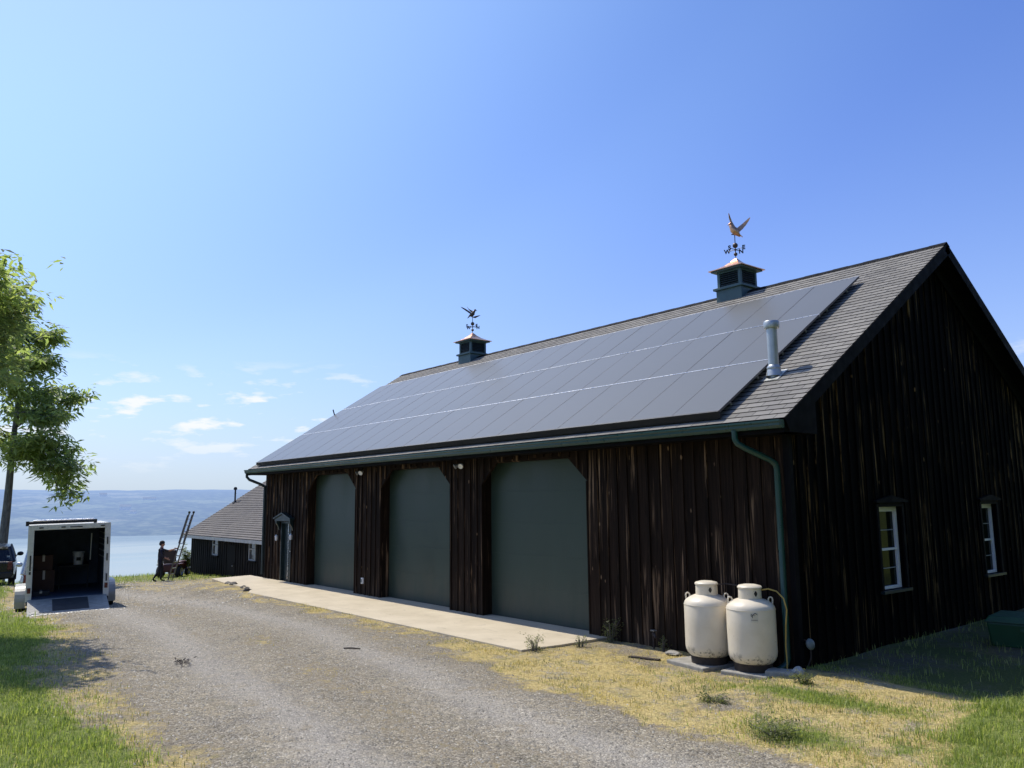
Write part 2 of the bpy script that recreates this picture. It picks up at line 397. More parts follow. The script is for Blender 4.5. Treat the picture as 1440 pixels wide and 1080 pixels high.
def ground_mat():
    t = NT('gravel_and_grass_ground'); c = t.coord('Object')
    dry = t.attr('dry'); green = t.attr('green'); track = t.attr('track')
    n1 = t.noise(c, 1.1, 7, .65, .5); n2 = t.noise(c, 6, 6, .65); nf = t.noise(c, 45, 4, .6)
    # gravel: stones of different greys
    vc = t.n('ShaderNodeTexVoronoi'); t.l(c, vc.inputs['Vector']); vc.inputs['Scale'].default_value = 46
    sp = t.n('ShaderNodeSeparateColor'); t.l(vc.outputs['Color'], sp.inputs[0])
    gr = t.ramp(sp.outputs[0], [(0, (.125, .115, .096)), (.4, (.225, .209, .178)), (.8, (.32, .30, .26)), (1, (.45, .425, .375))])
    big = t.ramp(n1, [(.32, (.72, .71, .72)), (.68, (1.18, 1.15, 1.10))])
    gr = t.mix(1, gr, big, 'MULTIPLY')
    gr = t.mix(t.mr(n2, .47, .70, 0, .6), gr, (.315, .272, .19))
    gr = t.mix(1, gr, t.ramp(t.noise(c, 14, 6, .75), [(.3, (.60, .585, .55)), (.7, (1.42, 1.37, 1.22))]), 'MULTIPLY')
    gr = t.mix(t.mr(t.noise(c, 2.6, 7, .7, 1.2), .55, .70, 0, .45), gr, (.17, .16, .10))
    gr = t.mix(t.math('MULTIPLY', track, t.mr(nf, .3, .7, .2, .55)), gr, (.42, .40, .37))
    drt = t.ramp(t.noise(c, 22, 7, .7), [(.28, (.17, .135, .065)), (.5, (.43, .335, .14)), (.72, (.62, .51, .235))])
    drt = t.mix(t.mr(t.noise(c, 4.5, 7, .7, .8), .50, .66, 0, .75), drt, t.ramp(nf, [(.3, (.075, .085, .03)), (.7, (.20, .205, .085))]))
    drt = t.mix(t.mr(t.noise(c, 2.2, 6, .7, .5), .52, .64, 0, .8), drt, gr)
    dirt = t.ramp(t.noise(c, 30, 7, .7), [(.3, (.12, .098, .07)), (.7, (.27, .23, .165))])
    grt = t.ramp(t.noise(c, 30, 6, .7), [(.3, (.075, .10, .025)), (.55, (.165, .20, .045)), (.75, (.30, .29, .11))])
    m1 = t.math('ADD', dry, t.math('MULTIPLY', t.math('SUBTRACT', t.math('ADD', n2, t.math('MULTIPLY', n1, 1.2)), 1.1), 1.3))
    m1 = t.math('ADD', m1, t.math('MULTIPLY', t.math('SUBTRACT', nf, .5), .5))
    k = t.mix(t.mr(m1, .12, .45, 0, .8), gr, dirt)
    k = t.mix(t.mr(m1, .36, .72), k, drt)
    m2 = t.math('ADD', green, t.math('MULTIPLY', t.math('SUBTRACT', n2, .5), .9))
    k = t.mix(t.mr(m2, .38, .68), k, grt)
    k = t.mix(t.math('MULTIPLY', t.attr('painted_shade'), .62), k, (.018, .026, .016))  # painted shade: ground colour pulled toward black beside the gable
    h = t.math('ADD', t.math('MULTIPLY', t.math('SUBTRACT', 1, vc.outputs['Distance']), .6), t.math('MULTIPLY', n2, .7))
    return t.done(t.bsdf(k, .95, 0, t.bump(h, .75, .03), .15))
M['ground'] = ground_mat()
M['pebble'] = leaf_mat('gravel_stones_mat', (.115, .105, .083), (.22, .204, .168), (.42, .395, .335), .0)

# ------------------------------------------------------------------ dimensions of the place
L, W, HE, HR, OV, RK = 20.516, 11.295, 3.70, 7.623, .586, .341
CAM = Vector((7.014, -11.169, 2.534))
SUN_EL, SUN_AZ = radians(58), radians(11)     # light travels +x, a little +y
SD = Vector((cos(SUN_EL) * cos(SUN_AZ), cos(SUN_EL) * sin(SUN_AZ), -sin(SUN_EL)))

FA = [0, 8, 12, 16, 18, 20, 25, 31, 37, 42, 46, 55, 80, 160, 420, 700]
FZ = [0, 0, -.05, -.15, -.29, -.43, -.60, -.88, -1.08, -1.38, -2.2, -6.0, -18, -48, -104, -112]
def smooth_interp(x):
    return (interp(x - .8, FA, FZ) + interp(x, FA, FZ) * 2 + interp(x + .8, FA, FZ)) / 4
def ground(x, y):
    z = smooth_interp(-x)
    yard = sstep(-4.2, -2.0, y) * (1 - sstep(20.3, 23.5, -x)) * (1 if y < 12 else 0)
    z = lerp(z, -.06, yard) if x < 0 else z
    z += .05 * max(0, -y - 5.5) * (1 - sstep(9, 16, -x))
    if x > -2: z += .014 * min(max(0, y), 8) * sstep(-2, 0, x)
    z += .16 * math.exp(-(((x - 3.5) / .9) ** 2 + ((y + .75) / .8) ** 2))
    z += .40 * sstep(-5.2, -6.8, y) * sstep(-24.5, -28.5, x) * (1 - sstep(-40, -50, x))
    d = max(0, 1 - max(0, -x - 45) / 20)
    z += d * (.035 * noise.noise(Vector((x * .6, y * .6, 0))) + .012 * noise.noise(Vector((x * 2.3, y * 2.3, 5))))
    return z

# ------------------------------------------------------------------ terrain
def axis(a, b, step, lo, hi):
    xs = list(np.arange(a, b + 1e-6, step)); s = step; x = a
    left = []
    while x > lo: s *= 1.16; x -= s; left.append(max(x, lo))
    s = step; x = xs[-1]; right = []
    while x < hi: s *= 1.16; x += s; right.append(min(x, hi))
    return left[::-1] + xs + right
def nz(x, y, s, o=0): return noise.noise(Vector((x * s, y * s, o)))
def masks(x, y):
    """dry straw, green grass, pale wheel tracks on the ground at x, y"""
    w = .45 * nz(x, y, .5, 3) + .30 * nz(x, y, 1.7, 8) + .22 * nz(x, y, 4.1, 9)
    # right edge of the gravel drive: a line along the yard
    e = interp(x, [-20, -12, -8.6, -6, -4.2, -1, 1.4, 2.4, 6], [-2.9, -2.75, -2.6, -3.1, -3.2, -3.9, -4.0, -3.9, -3.6])
    dR = y - e + w                      # >0 : toward the barn
    dry = sstep(-.35, .45, dR)
    pat = .5 + .9 * nz(x, y, 1.05, 61) + .5 * nz(x, y, 2.9, 62)
    dry *= lerp(1, min(1, max(.1, pat + .25)), .55 if x > -4.5 else .95)
    if y > -1.35 and -4 < x < .1: dry *= .72
    if x < -5.5: dry *= .8
    # left edge
    l = interp(x, [-40, -24, -17, -14.4, -12, -7.5, -5, -2, 2], [-4.4, -7.1, -7.4, -7.55, -7.7, -8.45, -8.65, -8.9, -9.4])
    dL = l - y + w
    green = sstep(-.15, .7, dL)
    dry = max(dry, .62 * sstep(-.95, .0, dL))
    # green patches at the right
    g2 = sstep(.0, .8, (x - 2.45) * .8 + (y + 2.9) * .15 + w) * sstep(-4.6, -3.6, y)
    g3 = math.exp(-(((x - .9 - .3 * (y + 1.9)) / 1.5) ** 2 + ((y + 1.45) / .42) ** 2)) * 1.1
    g4 = math.exp(-(((x - 1.9) / .8) ** 2 + ((y + 3.1) / .45) ** 2)) * .8
    green = max(green, g2, g3 * (.75 + .5 * nz(x, y, 1.2, 1)), g4)
    if x > -2 and y > .0: green = max(green, .55 + .5 * nz(x, y, .7, 12)); dry *= .55
    if x < -24:     # the grassy bank above the lake
        b = sstep(-29, -33, x + w * 2 - .35 * y); green = max(green, .62 * b); dry = max(dry, .5 * b)
        if y > 0: dry = max(dry, .7 * sstep(-.5, 1, y + w))
    # faint patches of growth in the drive
    p = .5 + .5 * nz(x, y, .55, 31)
    mid = math.exp(-((y - lerp(e, l, .42)) / .55) ** 2) * .34 * p
    dry = max(dry, mid * 1.25)
    if -9 < x < -2 and e - 1.6 < y < e: dry = max(dry, .5 * p * sstep(e - 1.6, e, y))
    tr = 0
    for f in (.2, .66):
        tr = max(tr, math.exp(-((y - lerp(e, l, f) + .3 * w) / .42) ** 2))
    painted_shade = sstep(-.25, .5, y) * sstep(-.3, .4, x) if x < 12 and y < 14 else 0     # barn shade painted into the ground beside the gable
    return dry, min(1, green), tr * (1 - dry * .6), painted_shade

def make_ground():
    xs = axis(-24, 6, .14, -700, 900); ys = axis(-13, 5, .14, -900, 900)
    vs = []; A = []
    for y in ys:
        for x in xs:
            near = x > -60 and abs(y) < 60
            vs.append((x, y, ground(x, y)))
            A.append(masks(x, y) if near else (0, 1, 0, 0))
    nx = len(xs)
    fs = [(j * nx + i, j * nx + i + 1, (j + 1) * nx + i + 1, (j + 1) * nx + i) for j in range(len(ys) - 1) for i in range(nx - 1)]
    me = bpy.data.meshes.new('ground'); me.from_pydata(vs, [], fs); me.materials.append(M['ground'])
    for k, nm in enumerate(('dry', 'green', 'track', 'painted_shade')):
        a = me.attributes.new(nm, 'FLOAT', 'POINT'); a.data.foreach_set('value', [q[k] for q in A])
    me.polygons.foreach_set('use_smooth', [True] * len(fs))
    o = bpy.data.objects.new('ground', me); COL.objects.link(o); struct(o)
make_ground()

# ------------------------------------------------------------------ lake, far hills
ZL = -100
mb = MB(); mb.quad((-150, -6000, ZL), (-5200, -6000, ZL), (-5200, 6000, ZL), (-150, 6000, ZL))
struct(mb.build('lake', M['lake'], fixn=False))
def make_hills():
    C0 = Vector((7, -11)); vs = []; fs = []
    na, nr = 220, 46
    for j in range(nr):
        for i in range(na):
            a = lerp(radians(110), radians(235), i / (na - 1))          # azimuth seen from the yard
            shore = 2960 + 120 * noise.noise(Vector((a * 5, 0, 2))) + 60 * noise.noise(Vector((a * 19, 0, 4)))
            d = shore + 2700 * (j / (nr - 1)) ** 1.15
            t = j / (nr - 1)
            top = 96 + 16 * noise.noise(Vector((a * 7, 1, 7))) + 7 * noise.noise(Vector((a * 22, 1, 9)))
            z = ZL - 3 + (top - ZL) * (sstep(0, 1.0, t) * .55 + .45 * t ** .75) if t < 1 else top - 20
            z += 9 * noise.noise(Vector((a * 26, t * 6, 3))) * sin(pi * t) + 4 * noise.noise(Vector((a * 90, t * 20, 3))) * sin(pi * t)
            if j >= nr - 3: z += random.uniform(-1.5, 3.0)
            vs.append((C0.x + d * cos(a), C0.y + d * sin(a), z))
    for j in range(nr - 1):
        for i in range(na - 1):
            fs.append((j * na + i, j * na + i + 1, (j + 1) * na + i + 1, (j + 1) * na + i))
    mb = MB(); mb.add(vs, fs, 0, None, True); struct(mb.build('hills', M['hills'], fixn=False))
make_hills()
def far_house(x, y, z, w, l, h, label, rz):
    t = thing('farmhouse', label, 'house', (x, y, z), rz, 'far houses across the lake')
    m = MB(); m.box(-l / 2, l / 2, -w / 2, w / 2, -8, h); m.prism([(-w / 2, h), (w / 2, h), (0, h + w * .4)], 0, -l / 2, l / 2); m.build('wall', M['far_white'], t)
    m = MB()
    for s in (-1, 1):
        m.hexa([(-l / 2 - 1, 0, h + w * .43), (-l / 2 - 1, s * (w / 2 + 1), h - .5), (l / 2 + 1, s * (w / 2 + 1), h - .5), (l / 2 + 1, 0, h + w * .43)],
               [(-l / 2 - 1, 0, h + w * .43 + .6), (-l / 2 - 1, s * (w / 2 + 1), h + .1), (l / 2 + 1, s * (w / 2 + 1), h + .1), (l / 2 + 1, 0, h + w * .43 + .6)])
    m.build('roof', M['far_roof'], t)

# ------------------------------------------------------------------ the barn
barn = thing('barn', 'large dark board and batten barn carrying the solar panels', 'barn')
PITCH = atan2(HR - HE, W / 2 + OV)
cp, sp_ = cos(PITCH), sin(PITCH)
SL = sqrt((HR - HE) ** 2 + (W / 2 + OV) ** 2)
def RP(x, s, h=0): return Vector((x, -OV + s * cp - h * sp_, HE + s * sp_ + h * cp))     # point on the front roof slope
def roof_under(y): return HE + (OV + min(y, W - y)) * math.tan(PITCH) - .09

DOORS = [(-17.183, -13.999), (-12.554, -9.194), (-7.937, -4.464)]
DT, DC = 3.385, 2.90
ENT = (-19.22, -18.36, 1.90)
BW = .262
def siding(mb, u0, u1, zb, ztop, holes, P, Nrm, batten=True, bw=BW, seed=1):
    """vertical boards with battens; holes: (u0,u1,zbottom,ztop,chamfer_u,chamfer_z)"""
    rr = random.Random(seed)
    brk = set([u0, u1])
    k = math.ceil(u0 / bw)
    while k * bw < u1: brk.add(k * bw); k += 1
    for h in holes:
        brk |= {h[0], h[1]}
        if h[4]: brk |= {h[0] + h[4], h[1] - h[4]}
    if callable(ztop) and u0 < W / 2 < u1: brk.add(W / 2)
    b = sorted(brk); b = [b[0]] + [v for i, v in enumerate(b[1:]) if v - b[i] > 1e-4]
    zt = ztop if callable(ztop) else (lambda u: ztop)
    def htop(h, u):
        if not h[4]: return h[3]
        e = min(u - h[0], h[1] - u)
        return h[3] - h[5] * max(0, 1 - e / h[4])
    offs = {}
    for a, c in zip(b[:-1], b[1:]):
        if c - a < 1e-4: continue
        m = (a + c) / 2; kk = math.floor(m / bw)
        if kk not in offs: offs[kk] = rr.uniform(0, .005)
        d = offs[kk]
        segs = [(zb, zb, zt(a), zt(c))]
        for h in holes:
            if h[0] < m < h[1]:
                segs = []
                if h[2] > zb: segs.append((zb, zb, h[2], h[2]))
                segs.append((htop(h, a), htop(h, c), zt(a), zt(c)))
        for z0a, z0c, z1a, z1c in segs:
            q = [P(a, z0a, d), P(c, z0c, d), P(c, z1c, d), P(a, z1a, d)]
            r = [P(a, z0a, -.05), P(c, z0c, -.05), P(c, z1c, -.05), P(a, z1a, -.05)]
            UV = [(a, z0a), (c, z0c), (c, z1c), (a, z1a)]
            mb.add(q + r, [(0, 1, 2, 3), (7, 6, 5, 4), (0, 4, 5, 1), (1, 5, 6, 2), (2, 6, 7, 3), (3, 7, 4, 0)], 0,
                   [UV, UV[::-1], [UV[0]] * 4, [UV[1]] * 4, [UV[2]] * 4, [UV[3]] * 4])
    if batten:
        k = math.ceil(u0 / bw)
        while k * bw < u1 + .01:
            u = k * bw; k += 1
            w = .026 + rr.uniform(-.003, .004)
            if u - w < u0 or u + w > u1: continue
            segs = [(zb, zt(u) - .002)]
            for h in holes:
                if h[0] - .02 < u < h[1] + .02:
                    segs = []
                    if h[2] > zb: segs.append((zb, h[2] - .05))
                    uu = min(max(u, h[0] + .001), h[1] - .001)
                    segs.append((htop(h, uu) + .04, zt(u) - .002))
            for z0, z1 in segs:
                if z1 - z0 < .1: continue
                j = rr.uniform(-.004, .004); D = .024 + rr.uniform(0, .005)
                q = [P(u - w, z0, D), P(u + w, z0, D), P(u + w + j, z1, D), P(u - w + j, z1, D)]
                r = [P(u - w, z0, -.01), P(u + w, z0, -.01), P(u + w + j, z1, -.01), P(u - w + j, z1, -.01)]
                UV = [(u - w + 31.3, z0), (u + w + 31.3, z0), (u + w + 31.3, z1), (u - w + 31.3, z1)]
                mb.add(q + r, [(0, 1, 2, 3), (0, 4, 5, 1), (1, 5, 6, 2), (2, 6, 7, 3), (3, 7, 4, 0)], 0,
                       [UV, [UV[0]] * 4, [UV[1], UV[1], UV[2], UV[2]], [UV[2]] * 4, [UV[3], UV[3], UV[0], UV[0]]])

# front wall
mb = MB()
Pf = lambda u, z, d: (u, -d, z)
holes = [(a, b, -.6, DT, .56, DT - DC) for a, b in DOORS] + [(ENT[0], ENT[1], -.6, ENT[2], 0, 0)]
siding(mb, -L, 0, -.35, HE - .16, holes, Pf, None)
REC = .27
def bxuv(mb, x0, x1, y0, y1, z0, z1):      # jamb boards with usable coordinates
    v = [(x, y, z) for z in (z0, z1) for y in (y0, y1) for x in (x0, x1)]
    fs = [(0, 2, 3, 1), (4, 5, 7, 6), (0, 1, 5, 4), (2, 6, 7, 3), (0, 4, 6, 2), (1, 3, 7, 5)]
    mb.add(v, fs, 0, [[(v[i][0] + v[i][1], v[i][2]) for i in f] for f in fs])
for a, b in DOORS:
    bxuv(mb, a - .04, a, .052, REC + .08, -.35, DT + .02); bxuv(mb, b, b + .04, .052, REC + .08, -.35, DT + .02)
    bxuv(mb, a, b, .052, REC + .08, DT, DT + .04)
    # corner casing boards around the opening, a touch proud
    bxuv(mb, a - .012, a + .022, -.018, .05, -.05, DC); bxuv(mb, b - .022, b + .012, -.018, .05, -.05, DC)
wall = mb.build('wall', M['siding'], barn, fixn=False)
# near gable wall with two window openings
WIN = [(2.66, 3.50), (6.97, 7.74)]; WZ = (.925, 2.35)
mb = MB(); Pg = lambda u, z, d: (d, u, z)
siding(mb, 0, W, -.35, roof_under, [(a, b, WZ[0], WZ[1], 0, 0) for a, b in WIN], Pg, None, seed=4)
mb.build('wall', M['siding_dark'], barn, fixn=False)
# back and far walls
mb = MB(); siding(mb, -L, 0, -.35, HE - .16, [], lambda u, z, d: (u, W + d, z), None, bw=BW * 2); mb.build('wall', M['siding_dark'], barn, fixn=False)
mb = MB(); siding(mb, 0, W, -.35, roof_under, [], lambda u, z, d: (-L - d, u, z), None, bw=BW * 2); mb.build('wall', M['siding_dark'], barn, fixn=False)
mb = MB()
for (x, y) in ((0, 0), (-L, 0)):
    mb.box(x - .07 if x else -.07, x + .03, y - .03, y + .07, -.35, HE - .17)
mb.box(-L, .0, .4, W - .4, .0, .02)           # floor slab
mb.build('corner_board', M['trim'], barn)

# garage doors: four sections with shallow grooves
for a, b in DOORS:
    mb = MB(); n = 5; hz = (DT + .05) / n
    for k in range(n):
        z0 = -.02 + k * hz; z1 = z0 + hz - .0012
        mb.box(a + .003, b - .003, REC, REC + .05, z0, z1)
    d = mb.build('garage_door', M['door_green'], barn)
    m = MB(); m.box(a + .003, b - .003, REC - .012, REC + .05, -.055, -.022); m.build('bottom_seal', M['rubber'], d)
# entry door with hood
mb = MB(); mb.box(ENT[0] + .05, ENT[1] - .05, .10, .14, -.03, ENT[2] - .05)
mb.box(ENT[0] + .14, ENT[1] - .14, .088, .10, .1, .85); mb.box(ENT[0] + .14, ENT[1] - .14, .088, .10, 1.0, 1.7)
door = mb.build('door', M['dark_teal'], barn, bevel=.004)
m = MB(); m.tube([(ENT[1] - .1, .1, .95), (ENT[1] - .1, .03, .95), (ENT[1] - .22, .03, .95)], .012); m.build('handle', M['galv'], door)
m = MB(); m.box(-18.81, -18.78, .07, .098, .05, ENT[2] - .06); m.build('astragal', M['alu'], door)
mb = MB(); mb.box(ENT[0], ENT[0] + .05, -.01, .14, -.03, ENT[2]); mb.box(ENT[1] - .05, ENT[1], -.01, .14, -.03, ENT[2]); mb.box(ENT[0] + .05, ENT[1] - .05, -.01, .14, ENT[2] - .05, ENT[2])
mb.build('door_frame', M['dark_teal'], barn)
mb = MB()
cx = (ENT[0] + ENT[1]) / 2
mb.prism([(cx - .62, 1.93), (cx + .62, 1.93), (cx + .62, 1.99), (cx, 2.16), (cx - .62, 1.99)], 1, -.16, -.03)
mb.prism([(cx - .68, 1.985), (cx, 2.165), (cx + .68, 1.985), (cx + .68, 2.03), (cx, 2.215), (cx - .68, 2.03)], 1, -.20, -.03)
for s in (-1, 1):
    mb.prism([(-.03, 1.93), (-.15, 1.93), (-.14, 1.85), (-.07, 1.74), (-.03, 1.62)], 0, cx + s * .55 - .05, cx + s * .55 + .05)
mb.build('door_hood', M['dark_teal'], barn)

# roof: front slope in real courses
mb = MB(); nc = 46; st = SL / nc; X0, X1 = -L - RK, RK
nxs = 12
for k in range(nc):
    s0, s1 = k * st, (k + 1) * st
    for i in range(nxs):
        a, b = lerp(X0, X1, i / nxs), lerp(X0, X1, (i + 1) / nxs)
        j = .0018 * noise.noise(Vector((k * 1.7, i * .9, 0)))
        mb.add([RP(a, s0, .011 + j), RP(b, s0, .011 + j), RP(b, s1, .001), RP(a, s1, .001)], [(0, 1, 2, 3)], 0,
               [[(a, s0 + .001), (b, s0 + .001), (b, s1 - .001), (a, s1 - .001)]])
        mb.add([RP(a, s0, -.004), RP(b, s0, -.004), RP(b, s0, .011 + j), RP(a, s0, .011 + j)], [(0, 1, 2, 3)], 1)
def BP(x, s, h=0): p = RP(x, s, h); return Vector((p.x, W - p.y, p.z))
for k in range(nc):
    s0, s1 = k * st, (k + 1) * st
    mb.add([BP(X0, s0, .012), BP(X1, s0, .012), BP(X1, s1, .001), BP(X0, s1, .001)], [(3, 2, 1, 0)], 0, [[(X0, s1), (X1, s1), (X1, s0), (X0, s0)]])
# decking under the shingles
for Q in (RP, BP):
    mb.hexa([Q(X0 + .01, .01, -.05), Q(X1 - .01, .01, -.05), Q(X1 - .01, SL, -.05), Q(X0 + .01, SL, -.05)],
            [Q(X0 + .01, .01, -.006), Q(X1 - .01, .01, -.006), Q(X1 - .01, SL, -.006), Q(X0 + .01, SL, -.006)], 1)
roof = mb.build('roof', [M['shingle'], M['trim']], barn, fixn=False)
mb = MB()
for i in range(60):
    a, b = lerp(X0 - .01, X1 + .01, i / 60), lerp(X0 - .01, X1 + .01, (i + 1) / 60)
    h = .018 + .004 * (i % 2)
    for Q in (RP, BP):
        mb.add([Q(a, SL - .14, h), Q(b, SL - .14, h), Q(b, SL + .01, h), Q(a, SL + .01, h), Q(a, SL - .14, 0), Q(b, SL - .14, 0)],
               [(0, 1, 2, 3), (4, 5, 1, 0)])
mb.build('ridge_cap', M['trim'], roof, fixn=False)
# fascia, rake boards, soffit, frieze
mb = MB()
for xe in (X1 - .012, X0 - .012):
    for Q in (RP, BP):
        mb.hexa([Q(xe, -.0, -.22), Q(xe + .024, -.0, -.22), Q(xe + .024, SL + .0, -.22), Q(xe, SL + .0, -.22)],
                [Q(xe, -.0, -.004), Q(xe + .024, -.0, -.004), Q(xe + .024, SL, -.004), Q(xe, SL, -.004)])
mb.box(X0 + .02, X1 - .02, -OV + .0, -OV + .025, HE - .21, HE - .015)
mb.box(X0 + .02, X1 - .02, W + OV - .025, W + OV, HE - .21, HE - .015)
mb.build('fascia', M['trim'], barn, fixn=True)
mb = MB()
mb.box(X0 + .02, X1 - .02, -OV + .026, -.03, HE - .20, HE - .175); mb.box(X0 + .02, X1 - .02, W + .03, W + OV - .026, HE - .20, HE - .175)
for xa, xb in ((.03, X1 - .014), (X0 + .014, -L - .03)):
    for Q in (RP, BP):
        mb.hexa([Q(xa, .5, -.13), Q(xb, .5, -.13), Q(xb, SL, -.13), Q(xa, SL, -.13)], [Q(xa, .5, -.11), Q(xb, .5, -.11), Q(xb, SL, -.11), Q(xa, SL, -.11)])
# boxed eave returns
for xa, xb in ((.03, X1 - .014), (X0 + .014, -L - .03)):
    mb.prism([(-OV + .03, HE - .2), (-.0, HE - .2), (.32, HE - .2), (.32, HE + .36), (-OV + .03, HE - .12)], 0, xa, xb)
mb.build('soffit', M['trim'], barn)
mb = MB()
for Q in (RP, BP):      # frieze boards on the gable
    mb.hexa([Q(.03, .75, -.42), Q(.055, .75, -.42), Q(.055, SL, -.42), Q(.03, SL, -.42)], [Q(.03, .75, -.135), Q(.055, .75, -.135), Q(.055, SL, -.135), Q(.03, SL, -.135)])
mb.build('frieze_board', M['trim'], barn)

# gutter (K profile) and downspouts
mb = MB(); y0 = -OV - .004; zt = HE - .02
prof = [(y0, zt), (y0, zt - .125), (y0 - .075, zt - .125), (y0 - .10, zt - .085), (y0 - .10, zt - .05), (y0 - .125, zt - .03), (y0 - .125, zt - .002), (y0 - .113, zt - .002), (y0 - .113, zt - .024), (y0 - .09, zt - .048), (y0 - .088, zt - .08), (y0 - .068, zt - .113), (y0 - .012, zt - .113), (y0 - .012, zt)]
xe0, xe1 = X0 - .06, X1 - .01
n = len(prof); vs = [(xe0, *p) for p in prof] + [(xe1, *p) for p in prof]
mb.add(vs, [(i, i + n, (i + 1) % n + n, (i + 1) % n) for i in range(n)])
for xx in (xe0, xe1):
    mb.prism([(y0, zt - .005), (y0, zt - .125), (y0 - .075, zt - .125), (y0 - .10, zt - .085), (y0 - .10, zt - .05), (y0 - .124, zt - .03), (y0 - .124, zt - .005)], 0, xx - .006, xx + .006)
gut = mb.build('gutter', M['teal'], barn)
def downspout(path, mat, w=.048):
    m = MB(); m.tube(path, w, 10, smooth=True); o = m.build('downspout', mat, barn)
yd = -.105
downspout([(-.50, -OV - .06, HE - .13), (-.50, -OV - .06, HE - .26), (-.47, -OV - .045, HE - .33), (-.40, -OV + .04, HE - .40), (-.20, yd - .10, HE - .58), (-.15, yd - .02, HE - .65), (-.14, yd, HE - .74), (-.14, yd, .14), (-.14, yd - .05, .06), (-.14, yd - .25, .0)], M['teal'])
downspout([(-L - .28, -OV - .06, HE - .13), (-L - .28, -OV - .06, HE - .26), (-L - .24, -OV + .02, HE - .36), (-L - .05, yd - .12, HE - .52), (-L + .02, yd, HE - .60), (-L + .03, yd, HE - .72), (-L + .03, yd, .1)], M['dark_teal'])

# gable windows
for a, b in WIN:
    wz0, wz1 = WZ; o = MB(); fx0, fx1 = -.135, -.075
    fw = .075
    o.box(fx0, fx1, a, a + fw, wz0, wz1); o.box(fx0, fx1, b - fw, b, wz0, wz1)
    o.box(fx0, fx1, a + fw, b - fw, wz1 - .085, wz1); o.box(fx0, fx1, a + fw, b - fw, wz0, wz0 + .05)
    win = o.build('window', M['white'], barn, bevel=.004)
    m = MB(); m.box(-.128, -.118, a + fw, b - fw, wz0 + .05, wz1 - .085); m.build('pane', M['pane'], win)
    m = MB(); zc = (wz0 + wz1) / 2 - .03; m.box(-.118, -.085, a + fw, b - fw, zc - .02, zc + .02); m.build('meeting_rail', M['white'], win)
    for zz in (lerp(wz0, zc, .52), lerp(zc, wz1, .45)):
        m = MB(); m.box(-.117, -.106, a + fw, b - fw, zz - .008, zz + .008); m.build('muntin', M['grey_frame'], win)
    m = MB(); m.box(-.13, .075, a - .09, b + .09, wz0 - .05, wz0 - .003); m.build('sill', M['dark_teal'], win)
    m = MB()
    m.box(-.05, .034, a - .075, a - .001, wz0, wz1 + .05); m.box(-.05, .034, b + .001, b + .075, wz0, wz1 + .05)
    m.box(-.13, .034, a - .001, b + .001, wz1 + .001, wz1 + .075)
    c = (a + b) / 2
    m.prism([(a - .16, wz1 + .076), (b + .16, wz1 + .076), (b + .16, wz1 + .11), (c, wz1 + .2), (a - .16, wz1 + .11)], 0, .025, .08)
    m.build('hood', M['trim'], win)
    m = MB(); m.box(-.13, -.051, a - .03, a - .001, wz0, wz1); m.build('reveal', M['trim'], win)
    m = MB(); m.box(-.13, -.051, b + .001, b + .03, wz0, wz1); m.build('reveal', M['trim'], win)

# flood lights on the front wall
for x, lab in ((-13.62, 'twin flood light above the pier between the first two garage doors from the lake'), (-8.71, 'twin flood light above the pier beside the garage door nearest the propane tanks')):
    t = thing('flood_light', lab, 'flood light', (x, -.03, 3.36), 0, 'flood lights over the garage doors')
    m = MB(); m.lathe([(0, -.02), (.05, -.02), (.05, .0), (.0, .0)], n=14, M=Matrix.Rotation(pi / 2, 4, 'X')); m.box(-.02, .02, -.06, 0, -.02, .02); m.build('mount', M['grey_plastic'], t)
    for s in (-1, 1):
        Mx = Matrix.Translation((s * .1, -.07, 0)) @ Matrix.Rotation(s * .5, 4, 'Z') @ Matrix.Rotation(radians(115), 4, 'X')
        m = MB(); m.lathe([(.0, -.07), (.03, -.07), (.035, -.03), (.065, .05), (.06, .055), (0, .045)], n=14, M=Mx); m.build('lamp', M['white'] if s > 0 else M['galv'], t)
# wall lamps by the entry door
for x, z, lab in ((-19.36, 1.36, 'small pale wall lantern left of the entry door'), (-18.2, 1.42, 'small pale wall lantern right of the entry door')):
    t = thing('wall_lantern', lab, 'wall lamp', (x, -.03, z), 0, 'wall lanterns by the entry door')
    m = MB(); m.box(-.03, .03, -.02, .0, -.08, .08); m.build('mount', M['black'], t)
    m = MB(); m.lathe([(.0, -.09), (.035, -.08), (.05, .06), (.02, .1), (0, .12)], c=(0, -.08, 0), n=10); m.build('lamp_glass', M['lamp_clear'], t)
t = thing('wall_outlet', 'small white outlet box low on the pier between garage doors', 'outlet', (-13.44, -.03, .36))
m = MB(); m.box(-.05, .05, -.05, 0, -.08, .08); m.build('box', M['white'], t, bevel=.008)
m = MB(); m.box(-.03, .03, -.058, -.05, -.05, .05); m.build('cover', M['grey_plastic'], t)

# ------------------------------------------------------------------ solar array
arr = thing('solar_array', 'three rows of dark solar panels covering the front barn roof', 'solar panels', RP(-10.5, 3, .1))
Ainv = Matrix.Translation(-Vector(arr.location))
def aP(x, s, h): return RP(x, s, h) - Vector(arr.location)
AX0, AX1, AS0, AS1 = -20.29, -.871, .17, 5.925
NC, NR = 20, 3; pw = (AX1 - AX0) / NC; ph = (AS1 - AS0) / NR
def panel_mesh():
    g = MB(); w, h = pw - .006, ph - .03
    fr = .008
    g.box(fr, w - fr, fr, h - fr, .002, .0385)
    a = g.build('panel', M['pv'], None)
    f = MB()
    f.box(0, w, 0, fr, 0, .04); f.box(0, w, h - fr, h, 0, .04); f.box(0, fr, fr, h - fr, 0, .04); f.box(w - fr, w, fr, h - fr, 0, .04)
    b = f.build('frame', M['pv_frame'], a)
    return a, b
ga, fa = panel_mesh()
first = True
